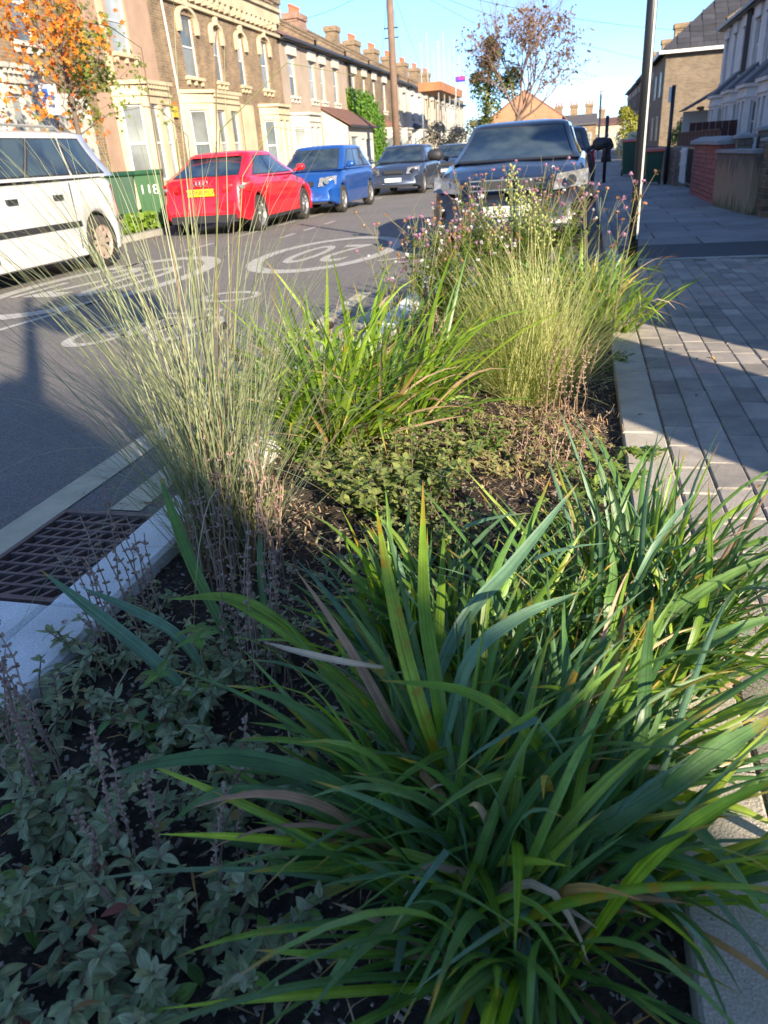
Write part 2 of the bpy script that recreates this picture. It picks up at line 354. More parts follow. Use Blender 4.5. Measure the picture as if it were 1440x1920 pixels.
for k, (vz, z, x, y, pk) in enumerate(cand):
    dz = random.uniform(-.002, .002)
    if k < 300 and vz == 0: obj('paving_block', blkp if pk else random.choice(blk), pv, (x, y, dz), (random.uniform(-.006, .006), random.uniform(-.01, .01), random.uniform(-.008, .008)))
    else: rest.bbox(x - .0545, y - .108, -.04, x + .0545, y + .108, dz, .004)
rest.build('paving_blocks', M_block, pv, kind='stuff')
b = MB(); b.box(.37, 7.91, -.1, 6, 7.99, .001); b.build('cross_kerb', M_conc, pv)
b = MB(); b.quad((.4, 7.99, -.004), (6, 7.99, -.004), (6, 9.1, -.004), (.4, 9.1, -.004)); b.build('asphalt_strip', M_tar, pv)
b = MB(); b.box(.28, 7.05, -.15, .4, 9.1, -.01); b.build('pavement_kerb', M_conc, pv)
y = 9.1
while y < 60:
    b = MB(); b.bbox(.26, y, -.15, .4, y + .9, .01, .01); b.build('pavement_kerb', M_conc, pv); y += .905
# flagstones
b = MB(); b.quad((.4, 9.1, -.012), (7, 9.1, -.012), (7, 300, -.012), (.4, 300, -.012)); b.build('flag_bed', mat('flag_joint', (.09, .085, .08), .95, fine=200), pv)
fl = MB(); fl.bbox(-.297, -.445, -.04, .297, .445, 0, .006); flm = fl.mesh('flagstone', M_flag); cnt = 0; far = MB()
y = 9.1; r = 0
while y < 46:
    dy = .6; x = .4 - (.45 if r % 2 else 0)
    while x < 2.6:
        x0, x1 = max(x, .403), x + .894
        if x1 - x0 > .2 and cnt < 300:
            obj('flagstone', flm, pv, ((x0 + x1) / 2, y + .3, random.uniform(-.003, .004)), (random.uniform(-.003, .003), random.uniform(-.004, .004), pi / 2), (.99, (x1 - x0) / .9, 1)); cnt += 1
        x += .9
    y += dy; r += 1
far.quad((.4, 46, -.003), (7, 46, -.003), (7, 300, -.003), (.4, 300, -.003)); far.build('far_flags', M_flag, pv)
# ================================================================== BRICK GARDEN WALLS (right)
def brick_run(par, m, origin, along, L, H, bw=.215, bh=.065, j=.01, depth=.1025, thick=None, maxn=300, mats=None, cnt=[0]):
    """rows of real bricks on one face; origin at bottom, along = unit dir; bricks stand 4 mm proud of the mortar"""
    d = Vector(along); n = Vector((-d.y, d.x, 0)) if True else None
    key = (m.name, bw, bh, depth)
    if key not in MATS:
        q = MB(); q.box(-bw / 2, -depth / 2, -bh / 2, bw / 2, depth / 2, bh / 2); MATS[key] = q.mesh('brick', m)
    me = MATS[key]; rz = atan2(d.y, d.x); k = 0; ov = MB()
    z = bh / 2; row = 0
    while z + bh / 2 <= H + .001:
        s = -(bw + j) / 2 if row % 2 else 0
        while s < L - .02:
            a, c = max(s, 0), min(s + bw, L)
            if c - a > .03:
                P = Vector(origin) + d * ((a + c) / 2) + Vector((0, 0, z))
                o = obj('brick', me, par, P, (random.uniform(-.006, .006), 0, rz + random.uniform(-.006, .006)), ((c - a) / bw, 1, 1)); k += 1
            s += bw + j
        z += bh + j; row += 1
    return k
M_yb = mat('brown_brick', (.24, .15, .08), .88, .35, 12, (.13, .085, .05), fine=90, finev=.3, bmp=.5, objr=.35)
M_rb = mat('red_brick', (.36, .1, .075), .85, .25, 12, (.26, .09, .07), fine=90, finev=.3, bmp=.5, objr=.25)
M_gb = mat('grey_brick', (.2, .16, .13), .88, .35, 12, fine=90, finev=.3, bmp=.5, objr=.3)
M_mort = mat('mortar', (.3, .26, .22), .95, .2, 20, fine=200, finev=.2)
M_rmort = mat('pink_mortar', (.42, .25, .22), .95, .2, 20, fine=200, finev=.2)
M_cope = mat('grey_coping', (.33, .32, .31), .88, .3, 9, fine=120, finev=.25, bmp=.4)
def cap(par, x0, y0, x1, y1, z, h=.07, name='coping'):
    b = MB(); cx, cy = (x0 + x1) / 2, (y0 + y1) / 2; b.box(x0, y0, z, x1, y1, z + h * .45)
    i = [b.vert(p) for p in ((x0, y0, z + h * .45), (x1, y0, z + h * .45), (x1, y1, z + h * .45), (x0, y1, z + h * .45))]
    if (x1 - x0) < (y1 - y0) * .6: j = [b.vert((cx, y0 + .1, z + h)), b.vert((cx, y1 - .1, z + h))]; b.face(i[0], i[1], j[0]); b.face(i[1], i[2], j[1], j[0]); b.face(i[2], i[3], j[1]); b.face(i[3], i[0], j[0], j[1])
    else:
        j = b.vert((cx, cy, z + h))
        for k in range(4): b.face(i[k], i[(k + 1) % 4], j)
    return b.build(name, M_cope, par)
def core(par, x0, y0, x1, y1, z, m, name='mortar_core'):
    b = MB(); b.box(x0, y0, 0, x1, y1, z); return b.build(name, m, par)
# nearest pillar and return wall
W = thing('brick_pillar_wall', 'brown brick garden wall and pillar nearest the camera at the right edge', 'garden wall', (0, 0, 0))
core(W, 2.36, 11.66, 3.6, 12.05, .93, M_mort); brick_run(W, M_yb, (2.35, 11.7, 0), (1, 0, 0), 1.2, .93); brick_run(W, M_yb, (2.405, 12.06, 0), (0, -1, 0), .36, .93, depth=.1); cap(W, 2.3, 11.6, 2.75, 12.1, .935)
W = thing('unseen_shade_wall', 'low brown brick garden wall running towards the camera beside the pavement', 'garden wall')
core(W, 2.92, -.5, 3.12, 1.0, .35, M_mort); core(W, 2.8, 1.97, 3.1, 11.0, 1.75, M_mort); brick_run(W, M_yb, (2.85, 11.0, 0), (0, -1, 0), 3.0, 1.75); cap(W, 2.76, 1.97, 3.14, 11.02, 1.755)  # unseen wall, its height and near end set to shade the pavement
# rendered stained wall
m, t, bs, out = nodes('stained_render'); v = coords(t, 'Object'); s_ = N(t, 'SeparateXYZ'); t.links.new(v, s_.inputs[0])
cb = N(t, 'CombineXYZ'); t.links.new(math_(t, 'MULTIPLY', s_.outputs[1], 14), cb.inputs[0]); t.links.new(math_(t, 'MULTIPLY', s_.outputs[2], 1.2), cb.inputs[1]); t.links.new(math_(t, 'MULTIPLY', s_.outputs[0], 14), cb.inputs[2])
st = noise(t, 1, 5, .65, cb.outputs[0]); zz = math_(t, 'ADD', s_.outputs[2], math_(t, 'MULTIPLY', math_(t, 'SUBTRACT', st, .5), 1.1))
c = ramp(t, zz, (.02, (.12, .12, .06)), (.14, (.36, .26, .15)), (.5, (.3, .2, .12)), (.72, (.11, .08, .06)), (.9, (.2, .16, .13))); t.links.new(c, bs.inputs['Base Color']); bs.inputs['Roughness'].default_value = .9; bump(t, noise(t, 60, 5, .7, v), bs, .4, .006)
W = thing('stained_wall', 'stained rendered garden wall between the brown brick pillar and the red brick wall', 'garden wall')
b = MB(); b.prism([(2.26, 12.1), (2.46, 12.1), (2.26, 14.0), (2.06, 14.0)], 2, 0, .78); b.build('panel', m, W)
b = MB(); b.prism([(2.23, 12.1), (2.49, 12.1), (2.29, 14.0), (2.03, 14.0)], 2, .783, .83); b.build('coping', M_cope, W)
core(W, 2.6, 13.6, 2.95, 13.95, 1.06, M_mort, 'back_pillar'); brick_run(W, M_gb, (2.58, 13.58, 0), (1, 0, 0), .38, 1.04); cap(W, 2.53, 13.5, 3.02, 14.02, 1.06, .09)
core(W, 2.3, 13.7, 2.5, 13.95, .97, M_mort, 'end_pillar'); brick_run(W, M_gb, (2.28, 13.68, .8), (1, 0, 0), .22, .15); cap(W, 2.24, 13.6, 2.56, 14.0, .975, .08)
# red brick wall
W = thing('red_brick_wall', 'red brick garden wall with a pale pitched stone coping', 'garden wall')
core(W, 2.13, 14.1, 2.33, 17.4, .9, M_rmort); brick_run(W, M_rb, (2.16, 17.4, 0), (0, -1, 0), 3.3, .9); brick_run(W, M_rb, (2.12, 14.06, 0), (1, 0, 0), .22, .9, depth=.1); cap(W, 2.04, 14.0, 2.42, 17.5, .9, .12)
W = thing('black_gate', 'dark metal garden gate in the gap left of the red brick wall', 'gate')
M_blk = mat('black_paint', (.02, .021, .024), .4, .2)
for k in range(6): b = MB(); b.box(2.2 - .012, 17.75 + k * .22, .05, 2.2 + .012, 17.77 + k * .22, .85); b.build('bar', M_blk, W)
b = MB(); b.box(2.185, 17.7, .1, 2.215, 19.0, .14); b.box(2.185, 17.7, .8, 2.215, 19.0, .84); b.build('rail', M_blk, W)
W = thing('white_gate_panel', 'white boarded panel with a cross rail standing against the grey brick wall', 'gate panel')
M_wp = mat('white_paint_wood', (.62, .64, .66), .6, .15, 5, fine=60)
for k in range(5): b = MB(); b.box(2.17 - .005 * (k % 2), 19.12 + k * .2, .1, 2.19, 19.31 + k * .2, .82); b.build('plank', M_wp, W)
b = MB(); b.box(2.145, 19.12, .45, 2.164, 20.1, .5); b.box(2.145, 19.12, .72, 2.164, 20.1, .77); b.build('rail', M_wp, W)
W = thing('grey_brick_wall', 'low grey-brown brick garden wall behind the small black post', 'garden wall')
core(W, 2.12, 20.2, 2.32, 21.6, .84, M_mort); brick_run(W, M_gb, (2.13, 21.6, 0), (0, -1, 0), 1.4, .84); 
core(W, 2.05, 22.7, 2.25, 34, .82, M_gb, 'far_run')
W = thing('dark_fence', 'dark reddish boarded fence behind the bins and low walls', 'fence')
M_df = mat('dark_red_wood', (.075, .028, .026), .8, .3, 7, fine=40)
for k in range(26): b = MB(); b.box(2.9 + .01 * (k % 2), 19.6 + k * .34, .0, 2.93 + .01 * (k % 2), 19.93 + k * .34, 1.12); b.build('board', M_df, W)
b = MB(); b.box(2.87, 19.6, 1.122, 2.97, 28.5, 1.16); b.build('rail', M_df, W)
W = thing('dark_shed_panel', 'dark brown panel fence below the brick gable wall', 'fence'); b = MB()
for k in range(9): b = MB(); b.box(3.3 + k * .2, 28.9 + .006 * (k % 2), 0, 3.49 + k * .2, 28.93, 1.42); b.build('board', M_df, W)
# ================================================================== STREET FURNITURE
def post(name, label, cat, x, y, h, r, m, band=None, dome=True):
    t_ = thing(name, label, cat, (x, y, 0)); b = MB(); b.tube([(0, 0, 0), (0, 0, h)], r, 16); b.build('pole', m, t_, True); return t_
P = thing('signpost', 'tall black metal post with a pale reflective strip beside the planter', 'post', (.47, 7.45, 0))
b = MB(); b.tube([(0, 0, -.02), (0, 0, 3.9)], .042, 20); b.build('pole', M_blk, P, True)
b = MB(); b.box(.018, -.045, .25, .034, -.028, 3.6); b.build('strip', mat('pale_strip', (.5, .5, .46), .5, .1), P)
b = MB(); b.tube([(0, 0, -.02), (0, 0, .1)], .055, 20); b.build('base_collar', M_blk, P, True)
P = thing('short_post', 'slim black post with a small white plate in front of the brick gable', 'post', (1.98, 21.2, 0))
b = MB(); b.tube([(0, 0, 0), (0, 0, 2.15)], .045, 14); b.build('pole', M_blk, P, True)
b = MB(); b.box(-.1, -.06, 1.8, -.05, .06, 2.12); b.build('plate', M_wp, P)
P = thing('bollard_post', 'thin dark post beside the far car on the pavement edge', 'post', (.57, 24, 0)); b = MB(); b.tube([(0, 0, 0), (0, 0, 1.7)], .05, 10); b.build('pole', M_blk, P, True)
M_grn = mat('bin_green', (.015, .07, .035), .45, .2, 4, fine=50); M_grnl = mat('bin_light_green', (.03, .11, .04), .5, .2, 4, fine=50); M_org = mat('orange_lid', (.5, .08, .03), .5, .15); M_dgrey = mat('dark_plastic', (.03, .034, .045), .5, .2)
def bin_(label, x, y, h, body, lid, rz=0, num=None, wd=.58):
    t_ = thing('wheelie_bin', label, 'bin', (x, y, 0 if x > 0 else .04), rz, 'wheelie bins on the pavements'); a = wd / 2
    b = MB(); lo = [(-a * .8, -a * .85), (a * .8, -a * .85), (a * .8, a * .8), (-a * .8, a * .8)]; hi = [(-a, -a), (a, -a), (a, a), (-a, a)]
    i = [b.vert((*p, .06)) for p in lo]; j = [b.vert((*p, h)) for p in hi]; b.face(*i[::-1]); b.face(*j)
    for k in range(4): b.face(i[k], i[(k + 1) % 4], j[(k + 1) % 4], j[k])
    for k in (-.5, 0, .5): b.box(k * a - .01, -a - .01, .3, k * a + .01, -a * .86, h - .1)
    b.build('body', body, t_)
    b = MB(); b.prism([(-a - .03, h), (a + .02, h), (a + .05, h + .04), (a * .6, h + .09), (-a * .6, h + .08), (-a - .05, h + .02)], 0, -a - .02, a + .02); l = b.build('lid', lid, t_)
    b = MB(); b.tube([(-a, a + .04, h - .02), (a, a + .04, h - .02)], .015, 8); b.build('handle', M_dgrey, t_)
    for sx in (-1, 1): b = MB(); b.disc((sx * a * .75, a * .8, .1), (sx, 0, 0), .1, .05, 14); b.build('wheel', M_dgrey, t_)
    if num: text('painted_number', num, .26, mat('number_white', (.7, .7, .68), .6), t_, (0, -a - .012, h * .72), (pi / 2 + .06, 0, 0), ext=.001)
    return t_
bin_('green wheelie bin with an orange-red lid beside the small black post', 1.7, 21.6, .74, M_grn, M_org, .0, wd=.42)
bin_('dark green wheelie bin farther along the right pavement', 1.45, 27.5, .98, M_grn, M_org)
bin_('dark grey wheelie bin standing beyond the green one by the far wall', 1.75, 30.5, 1.0, M_dgrey, M_dgrey)
bin_('green wheelie bin with a blackish side half hidden by the white car', -8.75, 14.1, 1.0, M_grn, M_grn, .5, wd=.5)
bin_('light green wheelie bin with a white number 118 next to the red car', -8.5, 14.75, 1.0, M_grnl, M_grnl, .4, '118', wd=.52)
bin_('dark bin with an orange lid between the grey car and the black car', -6.9, 33, 1.0, M_dgrey, M_org)
P = thing('unseen_shade_cabinet', 'dark green steel street cabinet on the pavement to the right of the camera', 'cabinet', (3.0, .335, 0)); b = MB(); b.bbox(-.15, -.583, 0, .15, .583, 1.98, .02); b.build('body', M_grn, P)  # added out of view to cast the shade band across the paving
for k in (-.29, .29): b = MB(); b.box(-.16, k - .27, .12, -.152, k + .27, 1.5); b.build('door', M_grn, P)
P = thing('telegraph_pole', 'tall brown wooden telegraph pole behind the grey hatchback', 'telegraph pole', (-9.3, 41, 0))
M_wood = mat('pole_wood', (.2, .13, .09), .9, .3, 3, fine=20); b = MB(); b.tube([(0, 0, 0), (0, 0, 8.9)], [.19, .15], 14); b.build('pole', M_wood, P, True)
for z in (6.2, 6.6): b = MB(); b.tube([(-.35, 0, z), (.35, 0, z)], .03, 6); b.build('step', M_dgrey, P)
b = MB(); b.disc((0, 0, 8.6), (0, 0, 1), .25, .1, 14); b.build('ring', M_dgrey, P)
wr = MB(); rr = random.Random(3)
def wire(p, q, sag=.5, r=.008):
    p, q = Vector(p), Vector(q); wr.tube([p.lerp(q, k / 14) - Vector((0, 0, sag * 4 * (k / 14) * (1 - k / 14))) for k in range(15)], r, 4, False)
for q in ((-12.7, 27, 6.2), (-12.7, 33, 6.1), (-12.7, 52, 6.0), (-12.7, 60, 6), (5.5, 44, 5.4), (5.5, 33, 5.3), (5.6, 60, 5.3), (-12.7, 70, 6), (1, 90, 7)): wire((-9.3, 41, 8.65), q, .4)
tag(wr.build('overhead_wires', M_blk), 'thin black overhead wires fanning out from the telegraph pole', 'wires')
P = thing('street_lamp', 'distant slim grey street lamp with a flat head above the far road', 'street lamp', (.9, 60, 0)); M_gal = mat('galvanised', (.3, .34, .34), .5, .1)
b = MB(); b.tube([(0, 0, 0), (0, 0, 4.15)], .07, 8); b.build('pole', M_gal, P); b = MB(); b.box(-.55, -.1, 4.12, .2, .1, 4.25); b.build('lamp_head', M_gal, P)
P = thing('street_sign', 'small blue and white parking sign on a dark post behind the white car', 'sign', (-8.75, 12.5, 0)); b = MB(); b.tube([(0, 0, 0), (0, 0, 2.5)], .03, 10); b.build('pole', M_blk, P)
b = MB(); b.box(-.16, -.05, 2.05, .16, -.035, 2.5); b.build('plate', M_wp, P); b = MB(); b.box(-.12, -.054, 2.3, .0, -.051, 2.45); b.build('blue_panel', mat('sign_blue', (.03, .12, .5), .5), P)
P = thing('estate_sign', 'small purple and pink agent sign board in front of the ivy tree', 'sign', (-7.9, 52, 0)); b = MB(); b.tube([(0, 0, 0), (0, 0, 5.4)], .03, 6); b.build('pole', M_wp, P)
b = MB(); b.box(0, -.03, 4.9, .6, .03, 5.2); b.build('board', mat('sign_purple', (.12, .05, .6), .5), P); b = MB(); b.box(.2, -.04, 5.02, .58, -.032, 5.2); b.build('pink_panel', mat('sign_pink', (.8, .06, .3), .5), P)
# ================================================================== HOUSES
M_yel = brickmat('stock_brick', (.33, .215, .11), (.2, .125, .065), (.3, .24, .17), stain=.5); M_yel2 = brickmat('stock_brick_dark', (.27, .185, .11), (.15, .1, .065), (.24, .2, .15), stain=.55)
M_gab = brickmat('gable_brick', (.21, .155, .1), (.13, .09, .06), (.19, .16, .12), stain=.3); M_cream = mat('cream_stucco', (.56, .46, .3), .8, .3, 1.3, fine=40, finev=.1)
M_wht = mat('white_stucco', (.56, .53, .46), .8, .28, 2, fine=40, finev=.08); M_tan = mat('tan_render', (.38, .3, .23), .88, .25, 1.5, fine=60, finev=.12); M_sal = mat('salmon_render', (.4, .27, .19), .88, .25, 2, fine=60, finev=.12)
M_bluew = mat('bluish_white_stucco', (.62, .62, .63), .8, .25, 2, fine=40, finev=.08)  # one even, faintly bluish white shared by several houses
M_slate = mat('slate', (.09, .085, .09), .7, .3, 3, fine=30, objr=.2); M_tile = mat('roof_tile', (.2, .1, .075), .8, .3, 3, fine=30, objr=.25); M_dtile = mat('dark_roof_tile', (.045, .045, .055), .75, .3, 3, fine=30, objr=.25)
M_gut = mat('gutter_black', (.03, .03, .035), .5, .1); M_pot = mat('chimney_pot', (.5, .13, .06), .8, .2); M_frame = mat('window_frame_white', (.6, .59, .56), .5, .05)
def glass(name, c, rough=.08):
    m, t, bs, out = nodes(name); v = coords(t, 'Object'); r = N(t, 'ObjectInfo').outputs['Random']
    n = noise(t, .9, 3, .5, v); c2 = mixc(t, ramp(t, n, (.35, 0), (.65, 1)), c, tuple(x * .45 for x in c)); c2 = mixc(t, 1, c2, ramp(t, r, (0, .55), (1, 1.3)), 'MULTIPLY')
    t.links.new(c2, bs.inputs['Base Color']); bs.inputs['Roughness'].default_value = rough; bs.inputs['IOR'].default_value = 1.6; return m
M_gl = glass('window_glass', (.2, .24, .25)); M_cur = glass('net_curtain_glass', (.34, .37, .36), .15); M_dgl = glass('dark_glass', (.06, .07, .08))
def wall_holes(b, x0, x1, z0, z1, holes, y=0., depth=.14, flip=False):
    """front face at local y with rectangular holes and reveals; holes = (xa, xb, za, zb)"""
    xs = sorted({x0, x1, *[h[0] for h in holes], *[h[1] for h in holes]}); zs = sorted({z0, z1, *[h[2] for h in holes], *[h[3] for h in holes]})
    for i in range(len(xs) - 1):
        for k in range(len(zs) - 1):
            cx, cz = (xs[i] + xs[i + 1]) / 2, (zs[k] + zs[k + 1]) / 2
            if any(h[0] < cx < h[1] and h[2] < cz < h[3] for h in holes): continue
            b.quad((xs[i], y, zs[k]), (xs[i + 1], y, zs[k]), (xs[i + 1], y, zs[k + 1]), (xs[i], y, zs[k + 1]))
    for a, c, d, e in holes:
        for p, q in (((a, d), (c, d)), ((c, d), (c, e)), ((c, e), (a, e)), ((a, e), (a, d))): b.quad((p[0], y, p[1]), (q[0], y, q[1]), (q[0], y + depth, q[1]), (p[0], y + depth, p[1]))
def window(par, xa, xb, za, zb, y=.08, gm=None, rail=True, M=None, mull=0):
    f = .055; b = MB()
    for q in ((xa, za, xb, za + f), (xa, zb - f, xb, zb), (xa, za + f, xa + f, zb - f), (xb - f, za + f, xb, zb - f)): b.box(q[0], y, q[1], q[2], y + .05, q[3], M)
    zm = (za + zb) / 2
    if rail: b.box(xa + f, y + .003, zm - .025, xb - f, y + .055, zm + .025, M)
    for k in range(mull): x = xa + (xb - xa) * (k + 1) / (mull + 1); b.box(x - .03, y + .002, za + f, x + .03, y + .057, zb - f, M)
    w_ = b.build('window', M_frame, par)
    for (p, q) in (((za + f, zm), (zm, zb - f)) if rail else ((za + f, zb - f),)):
        g = MB(); P = [(xa + f, y + .03, p), (xb - f, y + .03, p), (xb - f, y + .03, q), (xa + f, y + .03, q)]
        if M is not None: P = [M @ Vector(z) for z in P]
        g.quad(*P); g.build('pane', gm or random.choice((M_gl, M_cur, M_cur)), w_)
    return w_
def hood(par, xa, xb, zb, style, m):
    """white arch or lintel round the head of a window"""
    b = MB()
    if style == 'arch':
        n = 10; cx = (xa + xb) / 2; r = (xb - xa) / 2 + .04; o = []
        for k in range(n + 1):
            t = pi - pi * k / n
            for rr, yy in ((r, 0), (r, -.1), (r + .17, -.1), (r + .17, 0)): o.append(b.vert((cx + rr * cos(t), yy, zb - .12 + rr * sin(t) * .55)))
        for k in range(n):
            for j in range(4): b.face(o[4 * k + j], o[4 * k + (j + 1) % 4], o[4 * k + 4 + (j + 1) % 4], o[4 * k + 4 + j])
        for s, x in ((-1, cx - r - .17), (1, cx + r)): b.box(x, -.12, zb - .5, x + .17, 0, zb - .12)
        b.box(cx - .07, -.14, zb + r * .5 - .1, cx + .07, 0, zb + r * .55 + .12)
    elif style == 'block':
        b.box(xa - .16, -.08, zb + .0, xb + .16, 0, zb + .34); b.box(xa - .2, -.11, zb + .341, xb + .2, 0, zb + .4)
    b.build('window_hood', m, par)
    b = MB(); b.box(xa - .12, -.12, 0, xb + .12, .02, .09)
    for k in range(3): x = xa + (xb - xa) * k / 2; b.box(x - .05, -.09, -.14, x + .05, 0, -.003)
    return b
def bay(par, xc, wd, h, m, wins=3, dent=True, z0=0, roofm=None, dep=.75, roofh=.45, zs=.85, zt=None, gm=None):
    """three-sided bay standing out towards -y"""
    a = wd / 2; c = a * .55; zt = zt or h - .5; pts = [(-a, 0), (-c, -dep), (c, -dep), (a, 0)]
    wl = MB()
    for k in range(3):
        p, q = Vector((*pts[k], 0)), Vector((*pts[k + 1], 0)); L = (q - p).length; d = (q - p) / L; n = Vector((d.y, -d.x, 0))
        M = Matrix.Translation(Vector((xc, 0, 0)) + p) @ Matrix((d, -n, Vector((0, 0, 1)))).transposed().to_4x4()
        hs = []
        if k == 1: nw = 2 if wd > 2.2 else 1
        else: nw = 1
        for i in range(nw): w0 = min(.62, L / nw * .62); cx = L * (i + .5) / nw; hs.append((cx - w0 / 2, cx + w0 / 2, zs, zt))
        s = MB(); wall_holes(s, 0, L, z0, h, hs); o = len(wl.v)
        wl.v += [tuple(M @ Vector(v)) for v in s.v]; wl.f += [tuple(i + o for i in f) for f in s.f]; wl.m += s.m; wl.r += s.r; wl.t += s.t; wl.u += s.u
        for hq in hs: window(par, *hq, y=.07, M=M, gm=gm)
    b_ = wl.build('bay', m, par)
    b = MB()
    def rim(off, za, zb_):
        P = [(xc - a - off, .02), (xc - c - off * .6, -dep - off), (xc + c + off * .6, -dep - off), (xc + a + off, .02)]; b.prism(P, 2, za, zb_)
    rim(.05, h - .3, h - .24); b.build('moulding', m, par); b = MB(); rim(.1, h - .02, h + .08); b.build('cornice', m, par); b = MB()
    if dent:
        for k in range(int(2 * c / .16)): x = xc - c + .08 + k * .16; b.box(x - .035, -dep - .08, h - .12, x + .035, -dep - .002, h - .022)
    if b.f: b.build('dentils', m, par, kind='stuff')
    b = MB(); rim(.04, z0 + .6, z0 + .66); b.build('plinth_moulding', m, par)
    if roofm:
        b = MB(); i = [b.vert(p) for p in ((xc - a - .12, 0, h + .085), (xc - c - .1, -dep - .12, h + .085), (xc + c + .1, -dep - .12, h + .085), (xc + a + .12, 0, h + .085))]; j = [b.vert((xc - a * .5, 0, h + .085 + roofh)), b.vert((xc + a * .5, 0, h + .085 + roofh))]
        b.face(i[0], i[1], j[0]); b.face(i[1], i[2], j[1], j[0]); b.face(i[2], i[3], j[1]); b.build('bay_roof', roofm, par)
def house(label, cat='terraced house', side=-1, y0=0, wd=5, eave=5.9, m=None, ups=(), gr=(), roof=True, par=False, trim=None, rm=None, X=-12.8, deep=8, ridge=2.0, name='terraced_house', upper='arch', gnd_h=0, gm_=None):
    """facade along local x from 0 to wd, front faces local -y. ups/gr = (xc, w, za, zb)"""
    rz = pi / 2 if side < 0 else -pi / 2
    H = thing(name, label, cat, (X, y0 if side < 0 else y0 + wd, 0), rz, None); trim = trim or M_wht
    b = MB(); holes = [(c - w_ / 2, c + w_ / 2, a, z) for c, w_, a, z in list(ups) + list(gr)]
    top = eave + (.0 if not par else .5); wall_holes(b, 0, wd, 0, top, holes)
    b.quad((0, 0, 0), (0, 0, top), (0, deep, top), (0, deep, 0)); b.quad((wd, 0, 0), (wd, deep, 0), (wd, deep, top), (wd, 0, top)); b.quad((0, deep, 0), (0, deep, top), (wd, deep, top), (wd, deep, 0))
    b.quad((0, .6, 0), (wd, .6, 0), (wd, .6, top), (0, .6, top))
    b.build('wall', m, H)
    for i, q in enumerate(holes):
        window(H, *q, gm=gm_)
        if i < len(ups) and upper:
            s = hood(H, q[0], q[1], q[3], upper, trim)
            for k in range(len(s.v)): s.v[k] = (s.v[k][0], s.v[k][1], s.v[k][2] + q[2] - .09)
            s.build('sill', trim, H)
    if par:
        b = MB(); b.box(-.02, -.12, eave - .35, wd + .02, -.003, eave - .25); b.box(-.02, -.16, eave + .1, wd + .02, -.003, eave + .5); b.box(-.02, -.26, eave + .503, wd + .02, .3, eave + .62)
        for k in range(int(wd / .45)): x = .2 + k * .45; b.box(x - .08, -.18, eave - .15, x + .08, -.003, eave + .097)
        b.build('parapet', trim, H)
    if roof:
        r = MB(); e = eave + (.5 if par else .0); o = -.25 if not par else .3
        r.quad((-.0, o, e), (wd, o, e), (wd, deep / 2, e + ridge), (0, deep / 2, e + ridge)); r.quad((0, deep / 2, e + ridge), (wd, deep / 2, e + ridge), (wd, deep, e), (0, deep, e)); r.quad((0, o, e - .05), (wd, o, e - .05), (wd, .0, e - .05), (0, 0, e - .05)); ro = r.build('roof', rm or M_slate, H)
        if not par:
            b = MB(); b.box(0, -.36, e - .1, wd, -.25, e + .0); b.box(0, -.24, e - .14, wd, -.003, e - .06); b.build('gutter', M_gut, H)
        pw = .16
        for x in (0, wd):
            g = MB()
            g.prism([(-.0, e - .3), (deep / 2, e + ridge - .2), (deep / 2, e + ridge + .38), (0.0, e + .3)], 0, x - pw, x + pw)
            g.prism([(-.0, e + .3), (deep / 2, e + ridge + .38), (deep / 2, e + ridge + .46), (-.05, e + .36)], 0, x - pw - .04, x + pw + .04)
            g.build('party_wall', M_yel2, H)
    return H
def chimney(H, x, y, z0, h, wx=1.5, wy=.55, n=5, m=None):
    b = MB(); b.box(x - wx / 2, y - wy / 2, z0, x + wx / 2, y + wy / 2, z0 + h); b.box(x - wx / 2 - .08, y - wy / 2 - .08, z0 + h, x + wx / 2 + .08, y + wy / 2 + .08, z0 + h + .3)
    c = b.build('chimney', m or M_yel2, H)
    for k in range(n):
        p = MB(); X_ = x - wx / 2 + wx * (k + .5) / n; p.tube([(X_, y, z0 + h + .3), (X_, y, z0 + h + .62), (X_, y, z0 + h + .63), (X_, y, z0 + h + .72)], [.11, .09, .12, .12], 10); p.build('chimney_pot', M_pot, c)
def pilaster(H, x0, x1, z0, z1, m, d=.05, name='pilaster'):
    b = MB(); b.box(x0, -d, z0, x1, -.003, z1); b.build(name, m, H)
def door(H, x, wd, h, c):
    D = MB(); D.box(x - wd / 2, -.03, 0.1, x + wd / 2, -.003, h); o = D.build('door', mat('door_' + str(c), c, .5, .1), H)
    b = MB(); b.disc((x + wd * .35, -.03, 1.05), (0, -1, 0), .03, .05, 8); b.build('handle', M_frame, o)
    p = MB(); p.box(x - wd / 2, -.03, h + .05, x + wd / 2, -.003, h + .4); p.build('fanlight', M_dgl, o)
Y = lambda y, y0: y - y0
H = house('brown brick terraced house with white window surrounds behind the orange leaved tree', y0=11.5, wd=8.8, eave=6.4, m=M_yel, ups=[(1.4, .9, 3.9, 5.5), (3.6, .9, 3.9, 5.5), (6.3, .8, 4.0, 5.6)], upper='arch')
pilaster(H, .2, 8.3, 0, 3.0, M_wht, .04, 'painted_ground_floor'); bay(H, 4.9, 2.6, 3.3, M_wht, roofm=None); bay(H, 1.6, 2.2, 3.3, M_wht)
H = house('terraced house with salmon painted strips and cream bay left of the alarm box', y0=20.35, wd=3.55, eave=6.4, m=M_sal, ups=[(1.75, 1.0, 4.15, 5.75)], upper='block', trim=M_cream)
bay(H, 1.95, 2.5, 3.35, M_cream, gm=M_cur); pilaster(H, .75, 1.0, 3.5, 6.3, M_cream)
H = house('tall yellow brick house with white arched windows, cream dentil bay and yellow alarm box', y0=23.95, wd=5.95, eave=6.2, m=M_yel, par=True, ups=[(2.35, 1.0, 3.85, 5.6), (4.5, .62, 3.85, 5.5)], upper='arch', trim=M_cream)
